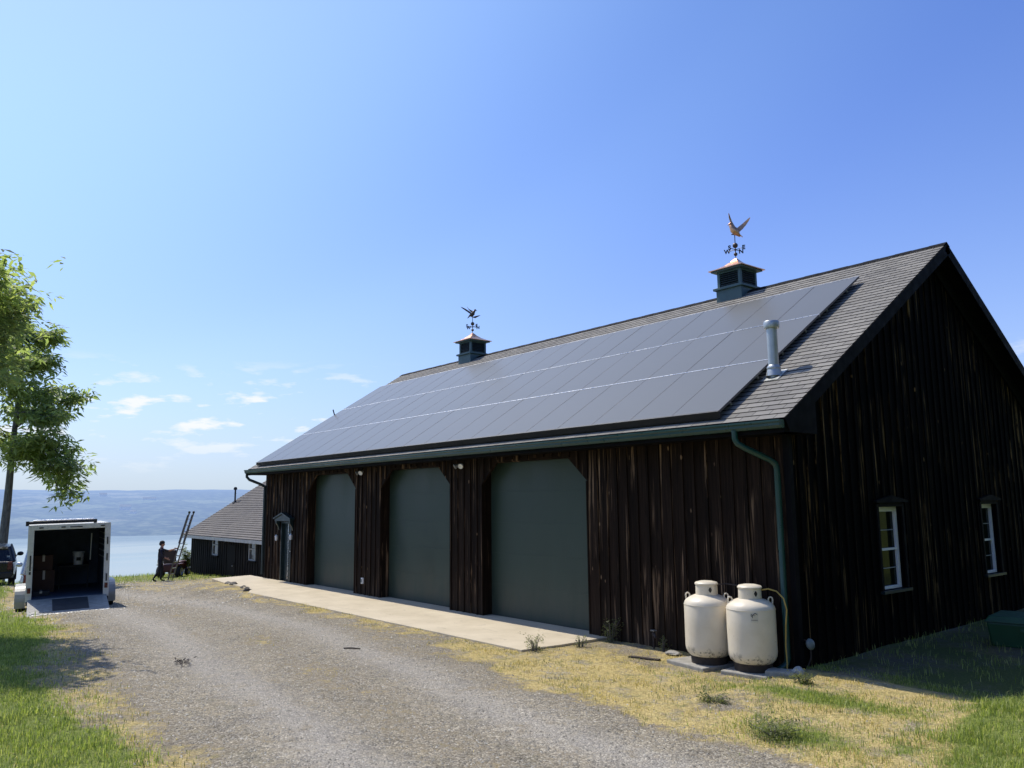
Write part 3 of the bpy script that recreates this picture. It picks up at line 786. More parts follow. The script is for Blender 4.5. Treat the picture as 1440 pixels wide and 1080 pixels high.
for r in range(NR):
    for k in range(NC):
        o = ga if first else ga.copy(); q = fa if first else fa.copy()
        if not first: COL.objects.link(o); COL.objects.link(q)
        first = False
        o.parent = arr; q.parent = o
        o.location = aP(AX0 + k * pw + .006, AS0 + r * ph + .015, .115)
        o.rotation_euler = (PITCH + radians(random.uniform(-.05, .05)), radians(random.uniform(-.05, .05)), 0)
for r in range(NR + 1):
    m = MB(); s = AS0 + r * ph
    if 0 < r < NR:
        m.hexa([aP(AX0, s - .010, .10), aP(AX1, s - .010, .10), aP(AX1, s + .010, .10), aP(AX0, s + .010, .10)],
               [aP(AX0, s - .010, .157), aP(AX1, s - .010, .157), aP(AX1, s + .010, .157), aP(AX0, s + .010, .157)])
        m.build('rail', M['alu'], arr)
    elif r == 0:
        m.hexa([aP(AX0, s - .02, .03), aP(AX1, s - .02, .03), aP(AX1, s + .013, .03), aP(AX0, s + .013, .03)],
               [aP(AX0, s - .02, .156), aP(AX1, s - .02, .156), aP(AX1, s + .013, .156), aP(AX0, s + .013, .156)])
        m.build('skirt', M['black'], arr)
    else:
        m.hexa([aP(AX0, s - .013, .10), aP(AX1, s - .013, .10), aP(AX1, s + .003, .10), aP(AX0, s + .003, .10)],
               [aP(AX0, s - .013, .156), aP(AX1, s - .013, .156), aP(AX1, s + .003, .156), aP(AX0, s + .003, .156)])
        m.build('rail', M['alu'], arr)
m = MB()
for k in range(NC + 1):
    for r in range(NR):
        for f in (.25, .75):
            m.tube([aP(AX0 + k * pw + (.1 if k == 0 else -.1 if k == NC else 0), AS0 + (r + f) * ph, .01), aP(AX0 + k * pw + (.1 if k == 0 else -.1 if k == NC else 0), AS0 + (r + f) * ph, .11)], .02, 6)
stuff(m.build('mounting_feet', M['galv'], arr))
m = MB(); b0 = RP(AX0 - .05, 3.9, .1)
m.tube([aP(AX0 + .02, 3.6, .12), aP(AX0 - .07, 3.7, .33)], .025, 6); m.build('bracket', M['black'], arr)

# ------------------------------------------------------------------ stove pipe
pb = RP(-.68, 1.65)
t = thing('stove_pipe', 'galvanised stove pipe with round cap rising from the shingles beside the panels', 'vent pipe', pb)
m = MB(); m.lathe([(.088, -.12), (.088, .84)], n=28); m.build('pipe', M['galv'], t)
m = MB(); m.lathe([(0, .83), (.125, .83), (.13, .84), (.13, .94), (.12, .955), (.0, .965)], n=28); m.build('cap', M['galv'], t)
m = MB(); m.lathe([(.105, .10), (.118, .13), (.118, .15), (.09, .19)], n=28); m.build('storm_collar', M['galv'], t)
m = MB(); Rm = Matrix.Rotation(PITCH, 4, 'X')
m.box(-.17, .17, -.19, .2, .012, .020, M=Rm); m.lathe([(.14, .0), (.105, .14)], n=28); m.build('flashing', M['galv'], t)

# ------------------------------------------------------------------ cupolas and weathervanes
def cupola(x, label):
    t = thing('cupola', label, 'cupola', (x, W / 2, HR), 0, 'copper topped cupolas on the ridge')
    z = lambda a: a - HR
    m = MB(); h = .372
    m.box(-h, h, -h, h, z(7.1), z(7.70)); m.build('base', M['cupola'], t, bevel=.004)
    m = MB(); m.box(-.43, .43, -.43, .43, z(7.702), z(7.76)); m.build('ledge', M['cupola'], t, bevel=.006)
    m = MB(); q = .345
    for sx in (-1, 1):
        for sy in (-1, 1): m.box(min(sx * q, sx * (q - .07)), max(sx * q, sx * (q - .07)), min(sy * q, sy * (q - .07)), max(sy * q, sy * (q - .07)), z(7.762), z(8.13))
    m.box(-q, q, -q, q, z(8.131), z(8.17)); m.box(-q + .02, q - .02, -q + .02, q - .02, z(7.762), z(7.80))
    m.box(-q + .06, q - .06, -q + .06, q - .06, z(7.80), z(8.13), 1)
    m.build('frame', [M['cupola'], M['black']], t)
    for ang in range(4):
        m = MB(); Rz = Matrix.Rotation(ang * pi / 2, 4, 'Z')
        for k in range(6):
            zz = z(7.815) + k * .053
            m.hexa([Rz @ Vector(p) for p in ((-q + .07, -q + .005, zz), (q - .07, -q + .005, zz), (q - .07, -q + .05, zz + .045), (-q + .07, -q + .05, zz + .045))],
                   [Rz @ Vector(p) for p in ((-q + .07, -q + .005, zz + .008), (q - .07, -q + .005, zz + .008), (q - .07, -q + .05, zz + .053), (-q + .07, -q + .05, zz + .053))])
        m.build('louvre', M['louvre'], t)
    m = MB(); m.box(-.45, .45, -.45, .45, z(8.171), z(8.205)); m.build('cornice', M['cupola'], t)
    m = MB(); prof = [(.50, 8.206), (.50, 8.225), (.36, 8.275), (.22, 8.35), (.11, 8.44), (.03, 8.53)]
    rings = []
    for r, zz in prof: rings.append([(-r, -r, z(zz)), (r, -r, z(zz)), (r, r, z(zz)), (-r, r, z(zz))])
    vs = [p for r in rings for p in r]
    fs = [(i * 4 + k, i * 4 + (k + 1) % 4, (i + 1) * 4 + (k + 1) % 4, (i + 1) * 4 + k) for i in range(len(prof) - 1) for k in range(4)] + [(0, 3, 2, 1), tuple(range(len(vs) - 4, len(vs)))]
    m.add(vs, fs); m.build('copper_roof', M['copper'], t)
    return t
cupola(-4.69, 'louvred cupola with bright copper cap on the ridge near the gable end')
cupola(-16.0, 'smaller looking louvred cupola with copper cap on the ridge toward the lake')

def letter(ch, size):
    cu = bpy.data.curves.new('letter', 'FONT'); cu.body = ch; cu.size = size; cu.extrude = .008; cu.align_x = 'CENTER'; cu.align_y = 'CENTER'; cu.offset = .006
    ob = bpy.data.objects.new('letter', cu); COL.objects.link(ob)
    dg = bpy.context.evaluated_depsgraph_get(); me = bpy.data.meshes.new_from_object(ob.evaluated_get(dg)); me.name = 'letter'
    bpy.data.objects.remove(ob); bpy.data.curves.remove(cu); return me
def wing(mb, root, tip, chord, sweep, thick=.012, bend=.05, n=8):
    """a feathered wing plate from root to tip; chord vector gives the trailing direction"""
    root, tip, chord, up = Vector(root), Vector(tip), Vector(chord), Vector(sweep)
    nrm = (tip - root).cross(chord).normalized(); top = []; bot = []
    for i in range(n + 1):
        f = i / n; c = [1, 1.1, 1.12, 1.05, .95, .85, .7, .5, .16][int(f * 8)] if n == 8 else 1
        p = root.lerp(tip, f) + nrm * bend * sin(pi * f) + up * (f * f)
        le = p - chord * .35 * c; te = p + chord * .65 * c * (1 if i % 2 else .93)
        top += [le + nrm * thick * .3, p + nrm * thick, te]; bot += [le - nrm * thick * .3, p - nrm * thick * .3, te - nrm * .004]
    vs = top + bot; o = len(top); fs = []
    for i in range(n):
        for k in range(2):
            a = i * 3 + k; fs.append((a, a + 1, a + 4, a + 3)); fs.append((a + o, a + 3 + o, a + 4 + o, a + 1 + o))
        fs.append((i * 3, i * 3 + 3, i * 3 + 3 + o, i * 3 + o)); fs.append((i * 3 + 2, i * 3 + 2 + o, i * 3 + 5 + o, i * 3 + 5))
    fs.append((0, o, o + 1, 1)); fs.append((1, o + 1, o + 2, 2))
    mb.add(vs, fs, 0, None, True)
def weathervane(x, label, mats, kind):
    z0 = 8.52
    t = thing('weathervane', label, 'weathervane', (x, W / 2, z0), 0, 'bird weathervanes on the cupolas')
    body_m, wing_m, dark_m = mats
    m = MB(); m.tube([(0, 0, -.03), (0, 0, .62)], .011, 8)
    m.build('rod', M['black'], t)
    m = MB(); m.ell((0, 0, .13), (.048, .048, .048)); m.ell((0, 0, .36), (.068, .068, .068)); m.ell((0, 0, .245), (.03, .03, .025)); m.build('ball', dark_m, t)
    m = MB(); m.tube([(-.2, 0, .25), (.2, 0, .25)], .008, 6); m.tube([(0, -.2, .25), (0, .2, .25)], .008, 6)
    m.build('direction_arms', M['black'], t)
    for ch, dx, dy in (('W', -.245, 0), ('E', .245, 0), ('N', 0, .245), ('S', 0, -.245)):
        o = bpy.data.objects.new('letter', letter(ch, .15)); COL.objects.link(o); o.data.materials.append(M['black']); o.parent = t
        o.location = (dx, dy, .25); o.rotation_euler = (pi / 2, 0, .55)
    # local picture plane: u right as seen from the drive, v up
    yaw = radians(35); u = Vector((cos(yaw), sin(yaw), 0)); v = Vector((0, 0, 1)); w = Vector((-sin(yaw), cos(yaw), 0))
    P = lambda a, b, c=0: u * a + v * b + w * c
    if kind == 0:
        m = MB(); m.tube([P(-.08, .66), P(-.03, .655), P(.02, .64)], .014, 6); m.tube([P(.0, .62), P(.0, .68)], .012, 6)
        m.build('perch', dark_m, t)
        m = MB(); m.tube([P(-.095, .93), P(-.085, .90), P(-.06, .85), P(-.02, .78), P(.04, .70), P(.09, .64), P(.13, .585)], [.02, .05, .062, .092, .085, .05, .02], 12)
        m.ell(P(-.09, .935), (.045, .045, .042)); m.tube([P(-.12, .93), P(-.165, .905)], [.02, .004], 8)
        b = m.build('bird_body', body_m, t)
        m = MB(); wing(m, P(.08, .66), P(.19, .56), P(.0, .0, .11), P(0, 0, 0), bend=.01); m.build('tail', wing_m, b)
        m = MB(); wing(m, P(.0, .82, -.05), P(-.12, 1.19, -.12), P(.055, .0, .03), P(0, 0, 0)); m.build('wing', wing_m, b)
        m = MB(); wing(m, P(.05, .77, .05), P(.40, 1.07, .12), P(.05, -.10, .0), P(0, .03, 0)); m.build('wing', wing_m, b)
    else:
        m = MB(); m.tube([P(-.06, .62), P(.02, .66), P(.08, .72)], .014, 6); m.build('perch', dark_m, t)
        m = MB(); m.tube([P(-.15, .64), P(-.08, .68), P(-.01, .73), P(.05, .79), P(.09, .84)], [.015, .045, .062, .05, .03], 12)
        m.ell(P(.10, .86), (.04, .04, .038)); m.tube([P(.12, .86), P(.17, .82)], [.018, .004], 8)
        b = m.build('bird_body', body_m, t)
        m = MB(); wing(m, P(-.12, .67), P(-.2, .58), P(0, 0, .1), P(0, 0, 0), bend=.01); m.build('tail', wing_m, b)
        m = MB(); wing(m, P(-.03, .74, -.05), P(-.38, .95, -.2), P(.05, -.11, .02), P(0, .02, 0)); m.build('wing', wing_m, b)
        m = MB(); wing(m, P(.03, .80, .05), P(-.27, 1.06, .2), P(.06, -.11, 0), P(0, .0, 0)); m.build('wing', wing_m, b)
        m = MB(); m.tube([P(.03, .60), P(.10, .60), P(.22, .635), P(.30, .65)], [.02, .04, .022, .005], 8); m.tube([P(.0, .62), P(.03, .60)], [.035, .01], 8); m.build('fish', wing_m, t)
weathervane(-4.69, 'bright copper bird weathervane with raised wings, on the cupola near the gable', (M['copper_old'], M['copper_old'], M['bronze']), 0)
weathervane(-16.0, 'dark bird weathervane with swept back wings, on the cupola toward the lake', (M['bronze'], M['bronze'], M['bronze']), 1)

# ------------------------------------------------------------------ concrete apron
mb = MB()
apr = [(-4.02, .02), (-4.02, -1.15), (-4.10, -2.02), (-10.2, -2.06), (-16.45, -2.12), (-17.3, -1.72), (-19.9, -1.62), (-21.6, -1.45), (-21.9, .02)]
mb.prism(apr, 2, -.30, -.028)
for a, b in DOORS: mb.box(a + .001, b - .001, .021, REC + .1, -.3, -.029)
ap = struct(mb.build('concrete_apron', M['concrete'], bevel=.012))

# ------------------------------------------------------------------ propane tanks
def tank(loc, rz, label, emblem):
    t = thing('propane_tank', label, 'propane tank', loc, rz, 'propane tanks by the barn corner')
    R = .36; t.scale = (1, 1, .965)
    m = MB(); prof = [(0, .045), (.18, .045), (.275, .07), (.33, .12), (.354, .18), (R, .24), (R, .55), (R, .88)]
    prof += [(R * cos(a), .88 + .175 * sin(a)) for a in [radians(d) for d in (12, 25, 40, 55, 68)]] + [(.12, 1.06), (0, 1.062)]
    m.lathe(prof, n=56); body = m.build('tank_body', M['cream'], t)
    m = MB(); m.lathe([(R + .001, .872), (R + .004, .876), (R + .004, .884), (R + .001, .888)], n=56); m.build('weld_seam', M['cream'], body)
    m = MB(); m.lathe([(.265, -.06), (.275, -.06), (.28, .02), (.285, .085), (.27, .09), (.26, .03)], n=40); m.build('foot_ring', M['rust'], t)
    m = MB(); m.lathe([(.170, 1.02), (.172, 1.03), (.169, 1.195), (.162, 1.195), (.160, 1.03)], n=40); col = m.build('collar', M['cream'], t)
    m = MB(); m.lathe([(.176, 1.19), (.182, 1.195), (.182, 1.212), (.165, 1.232), (.10, 1.248), (0, 1.256)], n=40); m.build('lid', M['cream'], col)
    m = MB(); c = .2
    for a0 in (.40, 2.5, 4.6):
        A = a0; w_ = .17; pts = []
        for (da, dz) in ((-w_, 0), (-.06, .04), (.06, .04), (w_, 0), (.06, -.04), (-.06, -.04)):
            pts.append((.1725 * cos(A + da), .1725 * sin(A + da), 1.118 + dz))
        cpt = (.1745 * cos(A), .1745 * sin(A), 1.118)
        m.add(pts + [cpt], [(i, (i + 1) % 6, 6) for i in range(6)])
    m.build('collar_opening', M['black'], col)
    for s in (-1, 1):
        m = MB(); m.tube([(0, s * .322, .95), (0, s * .328, 1.01), (0, s * .322, 1.04), (0, s * .302, 1.055), (0, s * .28, 1.048), (0, s * .266, 1.025), (0, s * .266, .96)], .012, 8)
        m.build('lifting_lug', M['cream'], t)
    if emblem:
        # small pale decal with a dark winged squiggle, wrapped on the shell
        def Q(a, z, d=.003): return ((R + d) * cos(a), (R + d) * sin(a), z)
        m = MB(); n = 8; a0, a1, z0, z1 = -.14, .16, .72, .86
        vs = [Q(lerp(a0, a1, i / n), z) for z in (z0, z1) for i in range(n + 1)]
        m.add(vs, [(i, i + 1, n + 2 + i, n + 1 + i) for i in range(n)]); dec = m.build('decal', M['decal'], body)
        m = MB()
        for pts, rad in (([(-.13, .895), (-.09, .905), (-.055, .89), (-.01, .91), (.04, .922), (.09, .915), (.14, .895)], [.004, .009, .008, .006, .008, .007, .003]),
                         ([(-.12, .885), (-.075, .875), (-.05, .888)], [.004, .010, .006]), ([(-.07, .875), (-.055, .85)], [.007, .003]), ([(-.02, .90), (.02, .885), (.06, .892)], [.003, .004, .002])):
            m.tube([Q(a, z - .07, .004) for a, z in pts], rad, 6)
        for k in range(9):
            a = -.11 + k * .028; m.add([Q(a, .745, .0045), Q(a + .019, .745, .0045), Q(a + .019, .757, .0045), Q(a, .757, .0045)], [(0, 1, 2, 3)])
        m.build('emblem', M['decal_ink'], dec)
    return t
face = atan2(CAM.y + .5, CAM.x + .5)
tank((-.455, -.53, .03), face + .12, 'cream propane tank with small emblem, nearer the barn corner and downspout', True)
tank((-1.23, -.57, .03), face - .02, 'cream propane tank without emblem, left of the other against the barn wall', False)
def block(name, label, cat, loc, size, rz, mat, group=None, tilt=0, seed=0):
    bm = bmesh.new(); bmesh.ops.create_cube(bm, size=1)
    bmesh.ops.subdivide_edges(bm, edges=bm.edges[:], cuts=3, use_grid_fill=True)
    for v in bm.verts:
        d = Vector((v.co.x * size[0], v.co.y * size[1], v.co.z * size[2]))
        v.co = d + .06 * min(size) * noise.noise_vector(d * 5 + Vector((seed, 0, 0)))
    me = bpy.data.meshes.new(name); bm.to_mesh(me); bm.free(); me.materials.append(mat)
    o = bpy.data.objects.new(name, me); COL.objects.link(o); o.location = loc; o.rotation_euler = (tilt, tilt * .5, rz)
    b = o.modifiers.new('bevel', 'BEVEL'); b.width = min(size) * .2; b.segments = 2
    return tag(o, label, cat, group)
block('paver', 'concrete paver under the propane tank nearer the corner', 'paver', (-.44, -.52, -.05), (.74, .74, .08), .12, M['slab'], 'pavers under the tanks', 0, 1)
block('paver', 'concrete paver under the left propane tank, one corner sticking out', 'paver', (-1.36, -.58, -.05), (.84, .76, .08), -.16, M['slab'], 'pavers under the tanks', 0, 2)
block('flat_stone', 'low flat grey stone right of the propane tanks', 'stone', (.02, -.52, .0), (.42, .3, .1), .3, M['slab'], None, 0, 3)
def rock(name, label, loc, r, seed, mat=None, cat='stone', group=None):
    bm = bmesh.new(); bmesh.ops.create_icosphere(bm, subdivisions=3, radius=1)
    for v in bm.verts:
        d = v.co.copy(); v.co = Vector((d.x * r[0], d.y * r[1], d.z * r[2])) * (1 + .35 * noise.noise(d * 1.4 + Vector((seed, 0, 0))))
    me = bpy.data.meshes.new(name); bm.to_mesh(me); bm.free(); me.materials.append(mat or M['stone'])
    o = bpy.data.objects.new(name, me); COL.objects.link(o); o.location = loc; return tag(o, label, cat, group)
rock('rock', 'pale rounded stone at the foot of the barn corner', (.2, -.40, .03), (.08, .11, .075), 4)
rock('rock', 'small flat stone at the wall left of the propane tanks', (-2.15, -.35, -.02), (.15, .10, .035), 9, M['slab'])
# gas hose and regulator
t = thing('gas_hose', 'thin yellow gas hose looping from the tank collar down to the ground', 'hose', (0, 0, 0))
m = MB(); m.tube([(-.33, -.42, 1.15), (-.23, -.38, 1.17), (-.12, -.33, 1.14), (-.03, -.30, 1.04), (.0, -.28, .88), (-.03, -.28, .65), (-.05, -.28, .35), (-.03, -.3, .12), (-.02, -.33, -.04)], .011, 8); m.build('hose_line', M['hose'], t)
m = MB(); m.tube([(-1.24, -.52, 1.16), (-1.0, -.36, 1.19), (-.75, -.38, 1.18), (-.56, -.46, 1.15)], .009, 8); m.build('pigtail', M['rust'], t)
t = thing('gas_regulator', 'grey gas regulator on a pipe at the barn corner foot', 'regulator', (.09, .12, 0))
m = MB(); m.lathe([(0, -.03), (.07, -.03), (.085, -.01), (.085, .01), (.07, .03), (.04, .045), (0, .05)], n=20, M=Matrix.Translation((.02, 0, .35)) @ Matrix.Rotation(1.35, 4, 'Y')); m.build('regulator_body', M['grey_plastic'], t)
m = MB(); m.tube([(.02, 0, .31), (.02, 0, .16), (.0, -.05, .05), (-.03, -.1, -.05)], .012, 8); m.tube([(.0, 0, .37), (-.06, .0, .40), (-.08, .0, .40)], .012, 8); m.build('riser_pipe', M['rust'], t)
# yard hydrant
t = thing('yard_hydrant', 'short dark water spigot standing in weeds left of the propane tanks', 'hydrant', (-2.75, -.14, -.06))
m = MB(); m.tube([(0, 0, 0), (0, 0, .24)], .02, 10); m.build('standpipe', M['rust'], t)
m = MB(); m.tube([(0, 0, .22), (.05, -.03, .25), (.09, -.05, .2)], .02, 10); m.ell((0, 0, .25), (.03, .03, .04)); m.build('spout', M['rust'], t)
m = MB(); m.tube([(0, 0, .28), (0, 0, .31)], .008, 6); m.lathe([(0, .31), (.055, .305), (.06, .315), (0, .325)], n=14); m.build('handle', M['galv'], t)

# green bin in the shade of the gable
t = thing('green_bin', 'dark green plastic box standing in the shade beside the gable wall', 'bin', (1.98, 4.22, ground(1.9, 4.3) - .02), radians(8))
m = MB(); m.hexa([(-.8, -.42, 0), (.8, -.42, 0), (.8, .42, 0), (-.8, .42, 0)], [(-.84, -.47, .40), (.84, -.47, .40), (.84, .47, .40), (-.84, .47, .40)]); m.build('bin_body', M['bin'], t, bevel=.03)
m = MB(); m.hexa([(-.87, -.5, .402), (.87, -.5, .402), (.87, .5, .402), (-.87, .5, .402)], [(-.8, -.43, .50), (.8, -.43, .50), (.8, .43, .50), (-.8, .43, .50)]); m.build('lid', M['bin'], t, bevel=.02)
m = MB(); m.box(-.35, .35, -.486, -.466, .27, .32); m.build('handle', M['bin'], t, bevel=.008)

# ------------------------------------------------------------------ outbuilding beyond the barn
OB = thing('outbuilding', 'low dark board outbuilding with grey shingle roof beyond the barn', 'outbuilding', (-30, 2.67, -1.0))
ox, oy, oz = OB.location
XA, XB, YF, YB = -37.05, -22.3, 2.67, 13.3
EZ = 1.17; RZ = 4.55; YR = (YF + YB) / 2
def OL(p): return (p[0] - ox, p[1] - oy, p[2] - oz)
mb = MB(); oholes = [(-33.75, -32.95, .02, 1.02, 0, 0), (-28.95, -28.15, .0, 1.0, 0, 0), (-31.6, -30.75, -1.6, .55, 0, 0)]
siding(mb, XA, XB, -1.6, EZ - .06, oholes, lambda u, z, d: OL((u, YF - d, z)), None, bw=.30, seed=8)
mb.build('wall', M['siding_far'], OB, fixn=False)
orf = lambda y: EZ + (min(y - YF, YB - y)) * (RZ - EZ) / (YR - YF) - .05
def side(mb, x, sgn):
    ys = [YF + (YB - YF) * i / 36 for i in range(37)]
    for a, b in zip(ys[:-1], ys[1:]):
        d = .01 * (int(a * 50) % 2)
        mb.add([OL((x + sgn * d, a, -1.7)), OL((x + sgn * d, b, -1.7)), OL((x + sgn * d, b, orf(b))), OL((x + sgn * d, a, orf(a)))], [(0, 1, 2, 3)], 0, [[(a, -1.7), (b, -1.7), (b, orf(b)), (a, orf(a))]])
mb = MB(); side(mb, XA, -1); mb.build('wall', M['siding_far'], OB, fixn=False)
mb = MB(); side(mb, XB, 1); mb.quad(OL((XA, YB, -1.7)), OL((XB, YB, -1.7)), OL((XB, YB, EZ - .05)), OL((XA, YB, EZ - .05))); mb.build('wall', M['siding_far'], OB, fixn=False)
mb = MB(); osl = (RZ - EZ) / (YR - YF); ov = .38
def OR(x, s, h=0, back=False):       # point on the roof slope, s along run
    y = YF - ov + s; z = EZ - ov * osl + s * osl + h
    if back: y = YB + ov - s
    return Vector(OL((x, y, z)))
run = YR - YF + ov; nk = 40; x0, x1 = XA - .35, XB + .35
for k in range(nk):
    s0, s1 = run * k / nk, run * (k + 1) / nk; f = sqrt(1 + osl * osl)
    for bk in (False, True):
        mb.add([OR(x0, s0, .035, bk), OR(x1, s0, .035, bk), OR(x1, s1, .012, bk), OR(x0, s1, .012, bk)], [(0, 1, 2, 3)], 0, [[(x0, s0 * f), (x1, s0 * f), (x1, s1 * f), (x0, s1 * f)]])
        mb.add([OR(x0, s0, -.01, bk), OR(x1, s0, -.01, bk), OR(x1, s0, .035, bk), OR(x0, s0, .035, bk)], [(0, 1, 2, 3)], 1)
for bk in (False, True):
    mb.hexa([OR(x0, 0, -.1, bk), OR(x1, 0, -.1, bk), OR(x1, run, -.1, bk), OR(x0, run, -.1, bk)], [OR(x0, 0, -.0, bk), OR(x1, 0, -.0, bk), OR(x1, run, -.0, bk), OR(x0, run, -.0, bk)], 1)
mb.build('roof', [M['shingle_far'], M['trim']], OB, fixn=False)
mb = MB(); zz = EZ - ov * osl
mb.box(x0 - ox, x1 - ox, YF - ov - .03 - oy, YF - ov - .002 - oy, zz - .14 - oz, zz - .0 - oz); mb.build('fascia', M['grey_frame'], OB)
for a, b, z0, z1, _, _ in oholes[:2]:
    m = MB(); y = YF + .0 - oy
    for (p, q, r, s) in ((a, a + .07, z0, z1), (b - .07, b, z0, z1), (a + .07, b - .07, z0, z0 + .06), (a + .07, b - .07, z1 - .06, z1), (a + .07, b - .07, (z0 + z1) / 2 - .025, (z0 + z1) / 2 + .025)):
        m.box(p - ox, q - ox, y - .03, y + .05, r - oz, s - oz)
    w_ = m.build('window', M['grey_frame'], OB)
    m = MB(); m.box(a + .07 - ox, b - .07 - ox, y + .03, y + .04, z0 + .06 - oz, z1 - .06 - oz); m.build('pane', M['pane_far'], w_)
    m = MB(); m.box(a - .08 - ox, b + .08 - ox, y - .08, y + .05, z0 - .06 - oz, z0 - .002 - oz); m.build('sill', M['trim'], w_)
a, b = oholes[2][:2]
m = MB(); m.box(a - ox, b - ox, .0, .05, -1.6 - oz, .55 - oz); m.box(a - ox, b - ox, -.02, -.001, -.3 - oz, -.2 - oz); dd = m.build('door', M['siding_far'], OB)
m = MB(); m.ell((b - .12 - ox, -.04, -.35 - oz), (.03, .03, .03)); m.build('handle', M['galv'], dd)
# its vent stack
p = OR(-36.9, 2.55, .03)
t = thing('vent_stack', 'thin dark vent stack with a crossbar on the outbuilding roof edge', 'vent pipe', (p.x + ox, p.y + oy, p.z + oz))
m = MB(); m.tube([(0, 0, -.1), (0, 0, .72)], .045, 10); m.build('pipe', M['black'], t)
m = MB(); m.lathe([(0, .68), (.09, .68), (.1, .74), (.07, .82), (0, .84)], n=12); m.build('cap', M['black'], t)
m = MB(); m.tube([(-.12, 0, .45), (.12, 0, .47)], .018, 6); m.build('crossbar', M['black'], t)
m = MB(); m.lathe([(.15, -.06), (.05, .1)], n=14); m.build('flashing', M['black'], t)

# ------------------------------------------------------------------ trailer
TH = radians(171.5)
TR = thing('cargo_trailer', 'open white cargo trailer with its rear ramp lowered onto the gravel', 'trailer', (-18.17, -7.50, .05))
TR.rotation_euler = (radians(-1.3), radians(.0), TH)    # local +x runs forward to the tow vehicle; local +y to its left
# local frame: rear face at x=0, rear-left corner at origin seen from behind; width runs toward local -y
tw, tl, tz0, tz1 = 1.98, 3.8, -.08, 1.93
m = MB(); th = .045
m.box(0, tl, -th, 0, tz0, tz1); m.box(0, tl, -tw, -tw + th, tz0, tz1); m.box(0, tl, -tw + th, -th, tz1 - th, tz1); m.box(tl - th, tl, -tw + th, -th, tz0, tz1 - th)
m.prism([(tl, 0), (tl + .45, -tw / 2), (tl, -tw)], 2, tz0, tz1)
for k in range(6):
    m.box(.5 + k * .6, .52 + k * .6, .001, .006, tz0 + .05, tz1 - .08); m.box(.5 + k * .6, .52 + k * .6, -tw - .006, -tw - .001, tz0 + .05, tz1 - .08)
shell = m.build('body_shell', M['trailer_white'], TR, bevel=.012)
m = MB()
m.box(-.03, .0, -.14, .004, tz0, tz1 + .02); m.box(-.03, .0, -tw - .004, -tw + .14, tz0, tz1 + .02); m.box(-.03, .0, -tw + .14, -.14, tz1 - .12, tz1 + .02)
rf = m.build('rear_frame', M['trailer_white'], TR, bevel=.008)
for q in [(y_ - .05, y_ + .05, tz1 - .075, tz1 - .045) for y_ in (-.3, -.82, -tw + .2)] + [(-1.28, -.98, tz1 - .075, tz1 - .052), (-.095, -.06, .75, 1.15), (-.1, -.055, .65, .72)] + [(-tw + .05, -tw + .085, zz, zz + .2) for zz in (.35, .9, 1.35)]:
    m = MB(); m.box(-.042, -.031, *q); m.build('latch', M['black'], rf)
m = MB(); e = th + .003
m.box(.05, tl - e, -e - .01, -e, .0, tz1 - e); m.box(.05, tl - e, -tw + e, -tw + e + .01, .0, tz1 - e); m.box(tl - e - .01, tl - e, -tw + e, -e, .0, tz1 - e); m.box(.02, tl - e, -tw + e, -e, tz1 - e - .01, tz1 - e)
m.box(.02, tl - e, -tw + e, -e, -.05, .0)
m.build('lining', M['trailer_in'], TR)
m = MB(); m.box(-.02, tl, -tw + .05, -.05, -.17, -.082); m.box(-.05, .0, -tw + .01, -.01, -.16, -.06); m.tube([(tl, -.4, -.13), (tl + 1.3, -tw / 2, -.13)], .05, 8); m.tube([(tl, -tw + .4, -.13), (tl + 1.3, -tw / 2, -.13)], .05, 8)
m.build('chassis', M['black'], TR)
# ramp: hinge at floor, drops onto the gravel
rl = 1.42; drop = -.27
Mr = Matrix.Translation((-.03, 0, -.01)) @ Matrix.Rotation(atan2(drop, rl), 4, 'Y') @ Matrix.Rotation(pi, 4, 'Z')
m = MB(); m.box(0, rl, .05, tw - .05, -.05, -.0, M=Mr); rp = m.build('ramp', M['ramp'], TR, bevel=.01)
m = MB(); m.box(.12, rl - .28, .62, tw - .52, .003, .008, M=Mr); m.build('traction_mat', M['ramp_dark'], rp)
m = MB(); m.box(rl - .05, rl + .02, .05, tw - .05, -.055, .012, M=Mr)
m.hexa([Mr @ Vector(q) for q in ((rl - .33, .08, .001), (rl - .05, .08, .001), (rl - .05, .62, .001), (rl - .14, .62, .001))], [Mr @ Vector(q) for q in ((rl - .33, .08, .012), (rl - .05, .08, .03), (rl - .05, .62, .012), (rl - .14, .62, .006))])
m.build('ramp_edge', M['alu'], rp)
def wheel(parent, c, r, w, ax='y'):
    m = MB(); Mx = Matrix.Translation(c) @ Matrix.Rotation(pi / 2, 4, 'X')
    m.lathe([(r * .62, -w / 2), (r * .9, -w / 2), (r, -w * .32), (r, w * .32), (r * .9, w / 2), (r * .62, w / 2)], n=28, M=Mx)
    W_ = m.build('wheel', M['rubber'], parent)
    m = MB(); m.lathe([(0, -w * .36), (r * .2, -w * .4), (r * .3, -w * .3), (r * .55, -w * .28), (r * .63, -w * .46)], n=20, M=Mx); m.lathe([(r * .63, w * .46), (r * .55, w * .28), (r * .3, w * .3), (r * .2, w * .4), (0, w * .36)], n=20, M=Mx)
    m.build('rim', M['galv'], W_)
